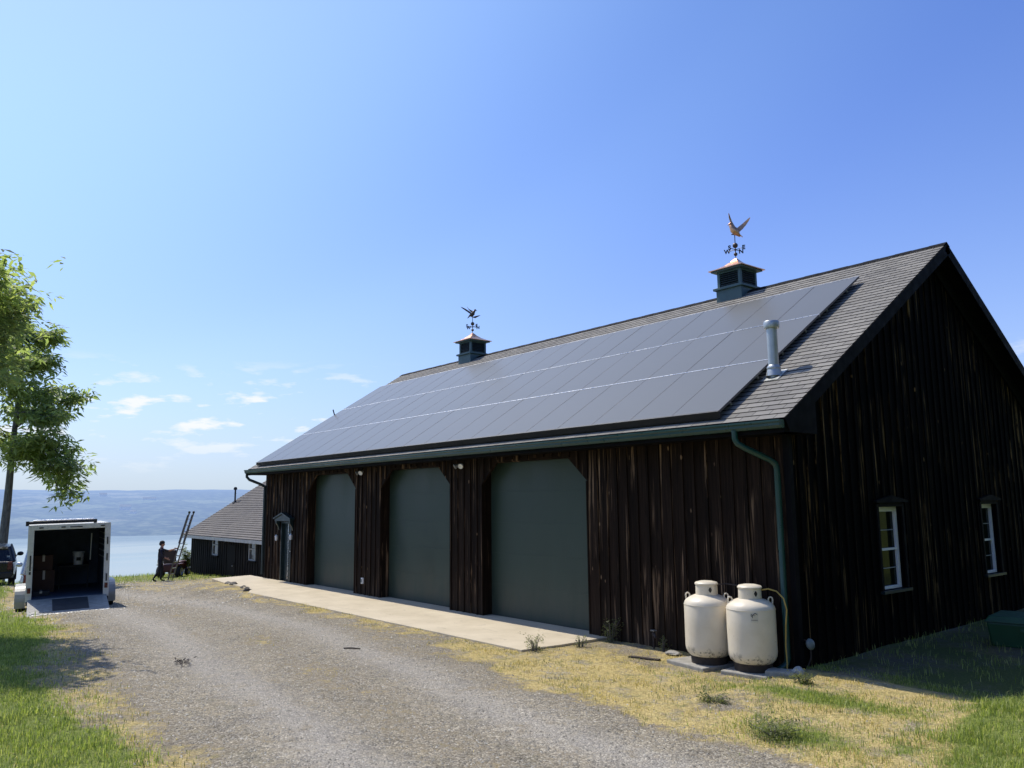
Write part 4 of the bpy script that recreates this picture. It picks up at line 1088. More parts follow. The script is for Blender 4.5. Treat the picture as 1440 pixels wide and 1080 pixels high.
for ysd in (.135, -tw - .135):
    for xw in (1.55, 2.35): wheel(TR, (xw, ysd, -.175), .345, .2)
    m = MB(); pr = []
    for a in range(0, 181, 15): pr.append((1.55 - .44 * cos(radians(a)) if a <= 90 else 2.35 - .44 * cos(radians(a)), -.2 + .44 * sin(radians(a)) * .98))
    for (xa, za), (xb, zb) in zip(pr[:-1], pr[1:]):
        y0_, y1_ = ysd - .13, ysd + .13
        m.hexa([(xa, y0_, za), (xb, y0_, zb), (xb, y1_, zb), (xa, y1_, za)], [(xa * 1.0, y0_, za + .02), (xb, y0_, zb + .02), (xb, y1_, zb + .02), (xa, y1_, za + .02)])
    m.box(1.09, 1.11, ysd - .13, ysd + .13, -.33, -.15); m.box(2.79, 2.81, ysd - .13, ysd + .13, -.33, -.15)
    m.build('fender', M['fender'], TR)
m = MB(); m.tube([(.12, .05, tz1 + .08), (.12, -tw + .35, tz1 + .08)], .042, 10); rb = m.build('roof_rack_bar', M['black'], TR)
m = MB(); m.tube([(.10, -.1, tz1 + .132), (.10, -tw + .42, tz1 + .132)], .02, 8); m.build('conduit_tube', M['alu'], rb)
for y_ in (.03, -tw + .38):
    m = MB(); m.box(.06, .2, y_ - .04, y_ + .04, tz1, tz1 + .125); m.build('rack_mount', M['black'], rb)
for y_ in (-.07, -tw + .07):
    m = MB(); m.box(-.045, -.031, y_ - .04, y_ + .04, .16, .3); m.build('tail_light', M['lamp_red'], TR, bevel=.006)
m = MB()
m.box(2.5, tl - .08, -1.62, -.8, .62, .66); m.box(2.52, 2.56, -1.6, -1.56, 0, .62); m.box(2.52, 2.56, -.86, -.82, 0, .62); m.build('shelf', M['ramp_dark'], TR)
for k in range(5):
    m = MB(); m.tube([(1.0, -tw + .09, .95 + k * .17), (1.7, -tw + .16, .98 + k * .17)], .014, 6); m.build('tool_hook', M['galv'], TR)
m = MB(); m.tube([(1.6, -tw + .4, .85), (1.6, -tw + .38, 1.62)], .018, 6); m.build('grab_bar', M['galv'], TR)
TM = Matrix.Translation(TR.location) @ TR.rotation_euler.to_matrix().to_4x4()
def inT(p): return TM @ Vector(p)
q = inT((2.75, -1.32, .665))
t = thing('bucket', 'white plastic bucket on the shelf inside the trailer', 'bucket', q, TH)
m = MB(); m.lathe([(0, 0), (.13, 0), (.155, .34), (.16, .36), (.15, .36), (.148, .34), (.125, .02), (0, .02)], n=24); m.build('pail', M['bucket'], t)
m = MB(); m.lathe([(.16, .33), (.168, .345), (.168, .385), (0, .39)], n=24); m.build('lid', M['bucket'], t)
m = MB(); m.tube([(0.005, .165, .31), (-.1, .13, .2), (-.14, 0, .15), (-.1, -.13, .2), (0.005, -.165, .31)], .005, 6); m.build('handle', M['galv'], t)
m = MB(); m.box(-.156, -.15, -.06, .06, .12, .22); m.build('label_patch', M['ramp_dark'], t)
for (lx, ly, lz, sx, sy, sz, lab) in ((1.9, -.42, .001, .6, .55, .62, 'large brown cardboard box on the trailer floor at left'), (1.9, -.4, .625, .5, .48, .42, 'brown cardboard box stacked on the large box in the trailer'), (.95, -.36, .001, .5, .42, .12, 'flat dark case on the trailer floor near the ramp')):
    q = inT((lx, ly, lz)); t = thing('crate' if sz < .2 else 'cardboard_box', lab, 'case' if sz < .2 else 'box', q)
    t.rotation_euler = TR.rotation_euler
    m = MB(); m.box(-sx / 2, sx / 2, -sy / 2, sy / 2, 0, sz); m.build('case', M['ramp_dark'] if sz < .2 else M['card'], t, bevel=.008)
    m = MB(); m.box(-sx / 2 - .002, sx / 2 + .002, -.03, .03, sz + .001, sz + .004); m.box(-sx / 2 - .004, -sx / 2 - .001, -.03, .03, sz * .6, sz); m.build('tape_strip', M['decal'] if sz > .2 else M['galv'], t)

# ------------------------------------------------------------------ cars
def car(name, label, loc, rz, paintm, Lc=4.7, Wc=1.86, Hc=1.72, boxy=0.):
    t = thing(name, label, 'car', loc, rz)       # local +x forward
    def sect(x, w, z0, z1, rnd=.12):
        h = z1 - z0
        return [(x, -w * .94, z0), (x, -w, z0 + h * .25), (x, -w, z0 + h * .62), (x, -w * .965, z1 - h * .08), (x, -w * .90, z1), (x, -w * .45, z1 + .015), (x, w * .45, z1 + .015), (x, w * .90, z1), (x, w * .965, z1 - h * .08), (x, w, z0 + h * .62), (x, w, z0 + h * .25), (x, w * .94, z0)]
    hw = Wc / 2; belt = .98
    st = [(-Lc / 2, hw * .86, .48, belt - .05), (-Lc / 2 + .06, hw * .95, .36, belt - .02), (-Lc / 2 + .4, hw, .30, belt), (-.8, hw, .28, belt), (.6, hw, .28, belt - .02), (.95, hw, .28, belt + .0), (Lc / 2 - .7, hw * .98, .29, belt - .05), (Lc / 2 - .2, hw * .92, .32, belt - .14), (Lc / 2, hw * .78, .42, belt - .26)]
    m = MB(); vs = []; n = 12
    for s in st: vs += sect(*s)
    fs = [(i * n + k, i * n + (k + 1) % n, (i + 1) * n + (k + 1) % n, (i + 1) * n + k) for i in range(len(st) - 1) for k in range(n)] + [tuple(range(n))[::-1], tuple(range((len(st) - 1) * n, len(st) * n))]
    m.add(vs, fs, 0, None, False); body = m.build('body', paintm, t, bevel=.03)
    # roof and pillars
    yt, yb = hw * .76, hw * .93
    top = [(-Lc / 2 + .55, Hc - .07), (-.6, Hc), (.35, Hc - .04)]
    m = MB()
    rv = []
    for x, z in [(-Lc / 2 + .38, Hc - .13)] + top + [(.62, Hc - .14)]:
        rv.append([(x, -yt, z - .05), (x, -yt * .93, z), (x, 0, z + .03), (x, yt * .93, z), (x, yt, z - .05), (x, 0, z - .04)])
    vs = [p for r in rv for p in r]; n = 6
    m.add(vs, [(i * n + k, i * n + (k + 1) % n, (i + 1) * n + (k + 1) % n, (i + 1) * n + k) for i in range(len(rv) - 1) for k in range(n)] + [tuple(range(n)), tuple(range(len(vs) - n, len(vs)))], 0, None, True)
    for s in (-1, 1):
        for (xa, xb, w) in ((-Lc / 2 + .16, -Lc / 2 + .45, .075), (-1.05, -1.0, .05), (.05, .0, .045), (1.25, .6, .04)):
            m.tube([(xa, s * yb, belt - .03), (lerp(xa, xb, .6), s * lerp(yb, yt, .55), lerp(belt, Hc - .1, .6)), (xb, s * yt, Hc - .08)], w, 8)
    m.build('roof', paintm, t)
    m = MB()
    for s in (-1, 1):
        m.quad((-Lc / 2 + .18, s * yb * .99, belt), (1.2, s * yb * .99, belt), (.6, s * yt * .99, Hc - .1), (-Lc / 2 + .46, s * yt * .99, Hc - .1))
    m.build('side_glass', M['car_glass'], t, fixn=False)
    m = MB(); m.quad((-Lc / 2 + .14, -yb * .95, belt), (-Lc / 2 + .14, yb * .95, belt), (-Lc / 2 + .42, yt * .95, Hc - .12), (-Lc / 2 + .42, -yt * .95, Hc - .12)); m.build('rear_glass', M['car_glass'], t, fixn=False)
    m = MB(); m.quad((1.25, -yb * .95, belt), (1.25, yb * .95, belt), (.62, yt * .95, Hc - .12), (.62, -yt * .95, Hc - .12)); m.build('windscreen', M['car_glass'], t, fixn=False)
    m = MB()
    for (x, y) in ((-.1, .38), (-.1, -.38), (-1.15, .4), (-1.15, -.4)):
        m.box(x - .1, x + .08, y - .24, y + .24, .5, 1.05); m.box(x - .07, x + .03, y - .12, y + .12, 1.08, 1.28)
    m.box(-1.3, .4, -.7, .7, .45, .55); m.build('seat', M['black'], t, bevel=.03)
    for x in (-Lc / 2 + .85, Lc / 2 - .9):
        for s in (-1, 1): wheel(t, (x, s * (hw - .1), .34), .345, .22)
    m = MB(); m.box(-Lc / 2 - .06, -Lc / 2 + .12, -hw * .9, hw * .9, .36, .58); m.build('bumper', M['black'], t, bevel=.03)
    for s in (-1, 1):
        m = MB(); m.box(-Lc / 2 - .015, -Lc / 2 + .12, min(s * hw * .74, s * hw * .9), max(s * hw * .74, s * hw * .9), .66, .95); m.build('tail_light', M['lamp_red'], t, bevel=.015)
        m = MB(); m.box(Lc / 2 - .16, Lc / 2 - .0, min(s * hw * .48, s * hw * .78), max(s * hw * .48, s * hw * .78), .58, .7); m.build('headlight', M['lamp_clear'], t, bevel=.015)
        m = MB(); m.ell((.95, s * (hw + .1), belt + .1), (.07, .12, .085)); m.tube([(.97, s * hw * .9, belt + .02), (.96, s * (hw + .06), belt + .06)], .025, 6); m.build('mirror', paintm, t)
    return t
cq = inT((tl + 3.7, -tw / 2 + .18, 0))
car('tow_vehicle', 'silver tow vehicle hitched in front of the cargo trailer', (cq.x, cq.y, ground(cq.x, cq.y) - .02), TH - .01, M['silver'], Wc=2.0, Hc=1.9)
car('black_car', 'black parked car cut by the left frame edge below the tree', (-30.9, -7.0, ground(-30.9, -7.0)), TH, M['blackcar'], Wc=1.9, Hc=1.55)

# ------------------------------------------------------------------ person with ladder, mower
def person():
    P = bpy.data.objects.new('person', None)
    V = []; E = []; Rr = []
    def v(p, r, par=None):
        V.append(Vector(p)); Rr.append(r); i = len(V) - 1
        if par is not None: E.append((par, i))
        return i
    # local: +x = facing direction, +y = person's left, z up
    pel = v((0, 0, .93), (.155, .125)); sp = v((.0, 0, 1.08), (.15, .115), pel); ch = v((.02, 0, 1.28), (.175, .125), sp); up = v((.02, 0, 1.42), (.13, .10), ch)
    nk = v((.03, 0, 1.51), (.058, .06), up); hd = v((.055, 0, 1.60), (.082, .09), nk); hd2 = v((.05, 0, 1.69), (.085, .098), hd); v((.045, 0, 1.765), (.05, .055), hd2)
    ns = v((.15, 0, 1.63), (.014, .016), hd)
    fingers = [(-.022, .075, .0), (-.008, .082, .0), (.008, .078, 0), (.022, .064, 0)]
    def arm(s, pts):
        sh = v((.02, s * .185, 1.40), (.068, .068), up)
        el = v(pts[0], (.047, .047), sh); wr = v(pts[1], (.031, .031), el)
        d = (Vector(pts[1]) - Vector(pts[0])).normalized(); sd = d.cross(Vector((0, 0, 1))).normalized(); upv = sd.cross(d)
        pm = v(Vector(pts[1]) + d * .06, (.036, .026), wr)
        for o, ln, _ in fingers:
            b = v(Vector(pts[1]) + d * .10 + upv * o, (.010, .010), pm); c = v(V[b] + d * ln * .5 + sd * (-s * .012), (.009, .009), b); v(V[c] + d * ln * .25 - sd * s * .035, (.008, .008), c)
        tb = v(Vector(pts[1]) + d * .05 + upv * .045, (.012, .012), pm); v(V[tb] + d * .035 + upv * .02 - sd * s * .02, (.009, .009), tb)
    arm(1, [(.26, .20, 1.33), (.52, .14, 1.40)])        # left arm reaches to the ladder
    arm(-1, [(.10, -.26, 1.12), (.27, -.20, 1.02)])     # right arm half bent
    def leg(s, kn, an, toe):
        h = v((.0, s * .095, .88), (.095, .10), pel); k = v(kn, (.062, .064), h); cf = v(Vector(kn).lerp(Vector(an), .35), (.058, .062), k); a = v(an, (.042, .042), cf)
        f = v(Vector(an) + Vector((.03, 0, -.055)), (.045, .04), a); v(toe, (.035, .028), f)
    leg(1, (.08, .10, .49), (.03, .10, .10), (.21, .11, .03)); leg(-1, (-.02, -.11, .48), (-.26, -.11, .12), (-.10, -.13, .03))
    me = bpy.data.meshes.new('body'); me.from_pydata(V, E, []); o = bpy.data.objects.new('body_tmp', me); COL.objects.link(o)
    sk = o.modifiers.new('s', 'SKIN'); sk.use_smooth_shade = True; sk.branch_smoothing = .3
    for i, r in enumerate(Rr): me.skin_vertices[0].data[i].radius = r
    me.skin_vertices[0].data[0].use_root = True
    o.modifiers.new('b', 'SUBSURF').render_levels = 2; o.modifiers['b'].levels = 2
    dg = bpy.context.evaluated_depsgraph_get(); m2 = bpy.data.meshes.new_from_object(o.evaluated_get(dg)); m2.name = 'body'
    bpy.data.objects.remove(o)
    m2.materials.clear()
    for mm in ('skin', 'shirt', 'trousers', 'boots'): m2.materials.append(M[mm])
    for p in m2.polygons:
        c = p.center; r = sqrt((c.x - .02) ** 2 + c.y ** 2)
        p.material_index = 3 if c.z < .12 else 2 if c.z < .96 and abs(c.y) < .26 and not (c.x > .18 and c.z > .9) else 0 if c.z > 1.485 else 0 if (c.x > .30 or (c.x > .2 and c.z < 1.2)) else 1
        p.use_smooth = True
    P2 = bpy.data.objects.new('person', m2); COL.objects.link(P2); bpy.data.objects.remove(P)
    tag(P2, 'person in dark work clothes standing with one arm out steadying a ladder', 'person')
    m = MB(); m.ell((.035, 0, 1.715), (.115, .10, .095)); m.ell((-.02, 0, 1.66), (.075, .088, .085)); m.build('hair', M['hair'], P2)
    m = MB(); m.lathe([(.085, 1.475), (.075, 1.50), (.066, 1.515), (.06, 1.51)], c=(.028, 0, 0), n=16); m.build('collar', M['orange'], P2)
    for s in (-1, 1):
        m = MB(); m.ell((.045, s * .092, 1.645), (.018, .012, .03)); m.build('ear', M['skin'], P2)
    m = MB()
    for s in (-1, 1): m.ell((.135, s * .03, 1.655), (.008, .012, .007))
    m.build('eye', M['black'], P2)
    return P2
pr = person()
pl = Vector((-31.75, -.32, 0)); pr.location = (pl.x, pl.y, ground(pl.x, pl.y) - .0); pr.rotation_euler = (0, 0, radians(66))
pr.scale = (1.0, 1.0, 1.0)
# ladder
right = Vector((.629, .777, 0)); fwd = Vector((-.777, .629, 0))
lb = pl + right * .25 + fwd * .28; lb.z = ground(lb.x, lb.y)
ltop = lb + right * .84 + Vector((0, 0, 3.02))
t = thing('ladder', 'aluminium extension ladder held upright beside the person, leaning right', 'ladder', lb)
rd = (right * .04 + fwd * .40); dv = ltop - lb
for k in (0, 1):
    m = MB(); o_ = rd * k
    m.tube([o_, o_ + dv], .034, 6); rl_ = m.build('rail', M['ladder'], t)
    m2 = MB(); m2.ell(o_ + dv + Vector((0, 0, .03)), (.055, .055, .06)); m2.build('end_cap', M['weed'] if k == 0 else M['black'], rl_)
for k in range(1, 11):
    m = MB(); c = dv * (k / 11.0); m.tube([c - rd * .06, c + rd * 1.06], .02, 6); m.build('rung', M['alu'], t)
m = MB(); m.tube([dv * .55 - right * .04, dv * .97 - right * .04], .03, 6); m.tube([rd + dv * .55 - right * .04, rd + dv * .97 - right * .04], .03, 6); m.build('fly_section', M['bronze'], t)
# riding mower
mq = Vector((-34.6, 1.0, 0)); mq.z = ground(mq.x, mq.y)
t = thing('riding_mower', 'dark red riding mower with tall brown seat beside the ladder', 'mower', mq, radians(141))
m = MB(); m.box(-.35, .55, -.42, .42, .25, .62); m.box(.5, 1.15, -.3, .3, .3, .72); m.build('mower_body', M['red'], t, bevel=.06)
m = MB(); m.box(-.34, -.14, -.30, .30, .72, 1.32); m.box(-.34, .2, -.30, .30, .66, .78); m.build('seat', M['seat'], t, bevel=.09)
for s in (-1, 1):
    wheel(t, (-.15, s * .45, .28), .29, .24); wheel(t, (.95, s * .4, .2), .2, .16)
    m = MB(); m.box(-.42, .2, min(s * .34, s * .56), max(s * .34, s * .56), .58, .66); m.build('fender', M['red'] if s < 0 else M['trailer_white'], t, bevel=.03)
m = MB(); m.tube([(.55, 0, .6), (.4, 0, .95)], .025, 8)
m.lathe([(.15, -.012), (.17, 0), (.15, .012), (.14, 0), (.15, -.012)], n=20, M=Matrix.Translation((.39, 0, .96)) @ Matrix.Rotation(-.4, 4, 'Y')); m.build('steering_wheel', M['black'], t)
m = MB(); m.box(-.44, -.36, .34, .46, .66, .86); m.box(-.2, .1, .5, .62, .6, .85); m.build('fuel_can', M['trailer_white'], t, bevel=.02)

# ------------------------------------------------------------------ vegetation
def leaves_mesh(name, pts, leaflet, n_leaf, mat, parent, seed, tone_fn=None, droop=.3):
    """pts (N,3): one compound leaf of several leaflets at each point"""
    r = np.random.default_rng(seed); pts = np.asarray(pts, float); N = len(pts)
    n = n_leaf; tot = N * n
    base = np.repeat(pts, n, 0)
    az0 = r.uniform(0, 2 * pi, N)
    k = np.tile(np.arange(n), N)
    az = np.repeat(az0, n) + (k - (n - 1) / 2) * (2.6 / n) * 1.3 + r.normal(0, .2, tot)
    el = -droop + r.normal(0, .35, tot)
    d = np.stack([np.cos(az) * np.cos(el), np.sin(az) * np.cos(el), np.sin(el)], 1)
    side = np.stack([-np.sin(az), np.cos(az), r.normal(0, .5, tot)], 1); side /= np.linalg.norm(side, axis=1)[:, None]
    ln = leaflet * r.uniform(.65, 1.25, tot)[:, None]; wd = ln * .36
    off = d * ln * .25 + r.normal(0, leaflet * .25, (tot, 3))
    b = base + off
    v = np.empty((tot, 4, 3)); v[:, 0] = b; v[:, 1] = b + d * ln * .45 + side * wd * .5; v[:, 2] = b + d * ln - np.array([0, 0, .12]) * ln; v[:, 3] = b + d * ln * .45 - side * wd * .5
    me = bpy.data.meshes.new(name); me.vertices.add(tot * 4); me.vertices.foreach_set('co', v.ravel())
    me.loops.add(tot * 4); me.loops.foreach_set('vertex_index', np.arange(tot * 4)); me.polygons.add(tot)
    me.polygons.foreach_set('loop_start', np.arange(tot) * 4); me.polygons.foreach_set('loop_total', np.full(tot, 4))
    tone = np.repeat(r.uniform(0, 1, N), n) * .6 + r.uniform(0, .4, tot)
    if tone_fn is not None: tone = np.clip(tone + np.repeat(tone_fn(pts), n), 0, 1)
    a = me.attributes.new('tone', 'FLOAT', 'POINT'); a.data.foreach_set('value', np.repeat(tone, 4))
    me.update(); me.materials.append(mat)
    o = bpy.data.objects.new(name, me); COL.objects.link(o); o.parent = parent; return o
def tree(label, loc, height, lean, r0, reach, zlo, nl, leaflet, seed, per, extra=(), n_leaf=7, clump=.28):
    rr = random.Random(seed); t = thing('tree', label, 'tree', loc)
    m = MB(); tp = []
    for i in range(12):
        f = i / 11; tp.append(Vector((lean[0] * f + .10 * noise.noise(Vector((f * 3, seed, 0))), lean[1] * f + .10 * noise.noise(Vector((f * 3, seed, 5))), -.3 + (height * .93 + .3) * f)))
    m.tube(tp, [max(.02, r0 * (1 - .9 * (i / 11)) * (1.25 if i == 0 else 1)) for i in range(12)], 12)
    trunk = m.build('trunk', M['bark'], t)
    def at(z):
        f = min(1, max(0, (z + .3) / (height * .93 + .3))) * 11; i = min(10, int(f)); return tp[i].lerp(tp[i + 1], f - i)
    tips = []; lm = MB()
    def limb(p0, az, ln, rise, r, lvl, dr=.0):
        n = 7; pts = [p0]; p = p0.copy(); e = rise
        for i in range(n):
            f = (i + 1) / n; e2 = e - f * (dr + .5 * rise); az += rr.uniform(-.25, .25)
            p = p + Vector((cos(az) * cos(e2), sin(az) * cos(e2), sin(e2))) * (ln / n); pts.append(p.copy())
            if lvl < 2 and i >= 1:
                for _ in range(2 if lvl == 0 and i % 2 else 1):
                    limb(p.copy(), az + rr.choice((-1, 1)) * rr.uniform(.5, 1.3), ln * rr.uniform(.28, .5) * (1 - .3 * f), rr.uniform(-.2, .7), r * .5 * (1 - f * .5), lvl + 1, .3)
            if lvl >= 1 or i >= 3: tips.append((p.copy(), clump * (1 if lvl else .8)))
        lm.tube(pts, [max(.006, r * (1 - .85 * i / n)) for i in range(n + 1)], 6 if lvl == 0 else 4, cap=False)
    for k in range(nl):
        z = lerp(zlo, height * .92, (k + rr.random() * .8) / nl); az = k * 2.4 + rr.uniform(-.4, .4)
        ln = reach(z) * rr.uniform(.7, 1.05); limb(at(z * .92 if z > 1 else z), az, ln, rr.uniform(.35, .8), max(.02, r0 * .28 * (1 - z / height * .6)), 0)
    for (z, az, ln, rise, dr) in extra: limb(at(z), az, ln, rise, .06, 0, dr)
    lm.build('limbs', M['bark'], t)
    pts = []
    for p, c in tips:
        for _ in range(int(per) + (rr.random() < per % 1)):
            pts.append((p.x + rr.gauss(0, c), p.y + rr.gauss(0, c), p.z + rr.gauss(0, c * .8)))
    pts = np.array(pts)
    ctr = pts.mean(0)
    def tone(P): return np.array([.30 * noise.noise(Vector(q) * .55 + Vector((seed, 0, 0))) for q in P])
    leaves_mesh('crown', pts, leaflet, n_leaf, M['leaf'], t, seed, tone)
    return t
# far tree behind the black car
tree('tall leafy tree behind the black car, lower limbs drooping over the trailer', (-35.6, -6.05, ground(-35.6, -6.05)), 13.6, (.6, .3), .22,
     lambda z: interp(z, [4.5, 6, 7.2, 8.4, 9.6, 11.4, 13.8], [1.8, 2.4, 2.7, 2.7, 2.2, 1.5, .6]), 5.3, 13, .33, 5, .24,
     extra=[(5.5, radians(44), 3.4, .25, 1.5), (6.0, radians(58), 3.2, .45, 1.3), (7.4, radians(25), 2.9, .4, .95), (5.6, radians(70), 2.3, .15, 1.2)], n_leaf=8, clump=.26)
# near tree outside the left of the drive: its tips reach over and its shade lies on the gravel
tree('near leafy tree at the left edge, its shade falling across the gravel drive', (-12.3, -11.3, ground(-12.3, -11.3)), 8.1, (.4, .5), .2,
     lambda z: interp(z, [3, 4.5, 5.5, 6.5, 7.5, 8.2], [1.6, 2.3, 2.7, 2.5, 1.6, .6]), 3.6, 16, .19, 21, 1.25, n_leaf=6, clump=.27)
# unseen wood added facing the gable, to darken it and its window reflections
def added_woodland():
    r = np.random.default_rng(31); P = []; tr = MB()
    for k in range(34):
        x = 19 + r.uniform(0, 9); y = -16 + k * 1.9 + r.uniform(-1, 1); h = r.uniform(11, 17); rad = r.uniform(2.4, 3.6); z0 = ground(x, y)
        tr.tube([(x, y, z0 - .3), (x + .2, y, z0 + h * .5), (x + .1, y + .2, z0 + h * .9)], [.28, .2, .06], 7)
        n = 420; d = r.normal(0, 1, (n, 3)); d /= np.linalg.norm(d, axis=1)[:, None]; q = r.uniform(.35, 1, n)[:, None] ** .6
        P.append(np.array([x, y, z0 + h * .56]) + d * q * np.array([rad, rad, h * .46]))
    o = leaves_mesh('added_woodland', np.concatenate(P), .85, 5, M['leaf'], None, 33); stuff(o)
    t = tr.build('added_woodland_trunks', M['bark']); stuff(t)
added_woodland()
# shrub at the outbuilding corner
def shrub(name, label, cat, loc, r, h, n, leaflet, seed, mat='weed', stems=9, group=None):
    t = thing(name, label, cat, loc, 0, group); rr = random.Random(seed); m = MB(); pts = []
    for k in range(stems):
        az = rr.uniform(0, 2 * pi); q = rr.uniform(.3, 1); tip = Vector((cos(az) * r * q, sin(az) * r * q, h * rr.uniform(.6, 1)))
        ps = [Vector((cos(az) * .03, sin(az) * .03, -.03)), tip * .5 + Vector((0, 0, h * .12)), tip]; m.tube(ps, [.006 + .01 * h, .004 + .006 * h, .003], 5, cap=False)
        for _ in range(n // stems):
            f = rr.uniform(.2, 1.05); p = ps[0].lerp(tip, f); c = r * .22; pts.append((p.x + rr.gauss(0, c), p.y + rr.gauss(0, c), max(.02, p.z + rr.gauss(0, c))))
    m.build('stem', M['bark'], t); leaves_mesh('foliage', pts, leaflet, 4, M[mat], t, seed, droop=-.3); return t
shrub('bush', 'pale green bush against the outbuilding end wall', 'bush', (-37.9, 2.75, ground(-38, 2.4)), .5, 1.35, 520, .13, 3)
for i, (x, y, r, h, n, lab) in enumerate((
    (-3.78, -.16, .2, .42, 150, 'bushy weed at the end of the concrete apron against the wall'),
    (-4.05, -1.75, .2, .26, 90, 'grey green weed on the outer corner of the concrete apron'),
    (-3.75, -.95, .13, .2, 60, 'small weed against the end of the concrete apron'),
    (.55, -.85, .16, .17, 130, 'small leafy weed in front of the barn corner at the shadow edge'),
    (1.75, -3.35, .34, .15, 330, 'low spreading weed tuft in the dry grass at bottom right'),
    (.35, -2.55, .22, .10, 150, 'low dark weed tuft between the gravel and the propane tanks'),
    (-2.5, -.2, .1, .24, 50, 'thin weed beside the yard hydrant'))):
    shrub('weed', lab, 'weed', (x, y, ground(x, y) - .01), r, h, n, .040, 40 + i)

# grass as stuff: blades with width and bend
def blades(name, pts, h, w, mat, seed, tone_shift=0, lean=.35):
    r = np.random.default_rng(seed); P = np.asarray(pts, float); N = len(P)
    az = r.uniform(0, 2 * pi, N); ln = h * r.uniform(.45, 1.25, N); le = np.abs(r.normal(0, lean, N)) + .1
    d = np.stack([np.cos(az), np.sin(az), np.zeros(N)], 1); s = np.stack([-np.sin(az), np.cos(az), np.zeros(N)], 1)
    ww = (w * r.uniform(.6, 1.3, N))[:, None]; U = np.array([0, 0, 1.])
    b = P; m_ = b + d * (ln * le * .35)[:, None] + U * (ln * .6)[:, None]; tpt = b + d * (ln * le)[:, None] + U * (ln * np.maximum(.25, 1 - .4 * le))[:, None]
    v = np.empty((N, 5, 3)); v[:, 0] = b - s * ww * .5; v[:, 1] = b + s * ww * .5; v[:, 2] = m_ + s * ww * .4; v[:, 3] = m_ - s * ww * .4; v[:, 4] = tpt
    v[:, :2, 2] -= .015
    me = bpy.data.meshes.new(name); me.vertices.add(N * 5); me.vertices.foreach_set('co', v.ravel())
    o5 = np.arange(N)[:, None] * 5; lp = np.concatenate([o5 + np.array([0, 1, 2, 3]), o5 + np.array([3, 2, 4])], 1).ravel()
    me.loops.add(len(lp)); me.loops.foreach_set('vertex_index', lp); me.polygons.add(N * 2)
    me.polygons.foreach_set('loop_start', np.stack([np.arange(N) * 7, np.arange(N) * 7 + 4], 1).ravel()); me.polygons.foreach_set('loop_total', np.tile([4, 3], N))
    tone = np.clip(r.uniform(0, 1, N) + tone_shift, 0, 1); a = me.attributes.new('tone', 'FLOAT', 'POINT'); a.data.foreach_set('value', np.repeat(tone, 5))
    me.update(); me.materials.append(M[mat]); o = bpy.data.objects.new(name, me); COL.objects.link(o); stuff(o); return o
def scatter(n, box, accept, seed):
    r = random.Random(seed); out = []
    for _ in range(n):
        x, y = r.uniform(box[0], box[1]), r.uniform(box[2], box[3])
        if inside_solid(x, y): continue
        if r.random() < accept(x, y): out.append((x, y, ground(x, y)))
    return out
def inside_solid(x, y):
    if -L - .1 < x < .08 and -.06 < y < W: return True
    if -21.5 < x < -4.05 and -2.05 < y < .1: return True
    return False
def lin(x, y):    # keeps scattered things inside what the yard view can hold
    v = Vector((x - CAM.x, y - CAM.y)); return v.dot(Vector((-.777, .629))) > 3.0 and abs(v.dot(Vector((.629, .777)))) < .72 * v.dot(Vector((-.777, .629))) + 1.2
clump = lambda x, y: sstep(-.25, .3, nz(x, y, 1.9, 77) + .5 * nz(x, y, 5, 3))
gk = lambda x, y: (lambda k: k * (.35 + .65 * clump(x, y)))(masks(x, y)[1]) if lin(x, y) else 0
g = scatter(150000, (-15, -.5, -11, -7.2), gk, 1) + scatter(120000, (-1.5, 5, -4.8, .4), gk, 3)
blades('lawn_grass', g, .060, .0062, 'grass', 2, 0, .6)
g = scatter(9000, (-4, 0, -11, -8), lambda x, y: masks(x, y)[1] * clump(x, y) if lin(x, y) else 0, 3) + scatter(11000, (2.6, 4.8, -3.2, .4), lambda x, y: masks(x, y)[1] * clump(x, y) if lin(x, y) else 0, 4) + scatter(6000, (0, 4, .3, 6), lambda x, y: masks(x, y)[1] * clump(x, y) if lin(x, y) else 0, 24)
blades('tall_grass', g, .12, .0065, 'grass', 5, .15, .5)
g = scatter(26000, (-40, -13, -11, 3), lambda x, y: masks(x, y)[1] * .8 if lin(x, y) else 0, 6)
blades('bank_grass', g, .15, .016, 'grass', 7)
g = scatter(230000, (-13, 5.2, -10.5, 1.0), lambda x, y: (lambda k: max(0, k[0] - .2) * (1 - .8 * k[1]) * (.12 + .88 * clump(x + 3, y)) * (.12 + .88 * sstep(-.28, .22, nz(x, y, 1.25, 91) + .4 * nz(x, y, 3.3, 92))))(masks(x, y)) if lin(x, y) and not (x > .1 and y > -.3) else 0, 8)
blades('dry_grass', g, .058, .0058, 'straw', 9, .05, .95)
g = scatter(95000, (-13, 5.2, -10.5, 1.0), lambda x, y: (lambda k: max(0, k[0] - .2) * (.05 + .95 * sstep(.0, .4, nz(x, y, 1.1, 55))))(masks(x, y)) if lin(x, y) else 0, 18)
blades('sparse_green_grass', g, .055, .0065, 'weed', 19, .15, .6)
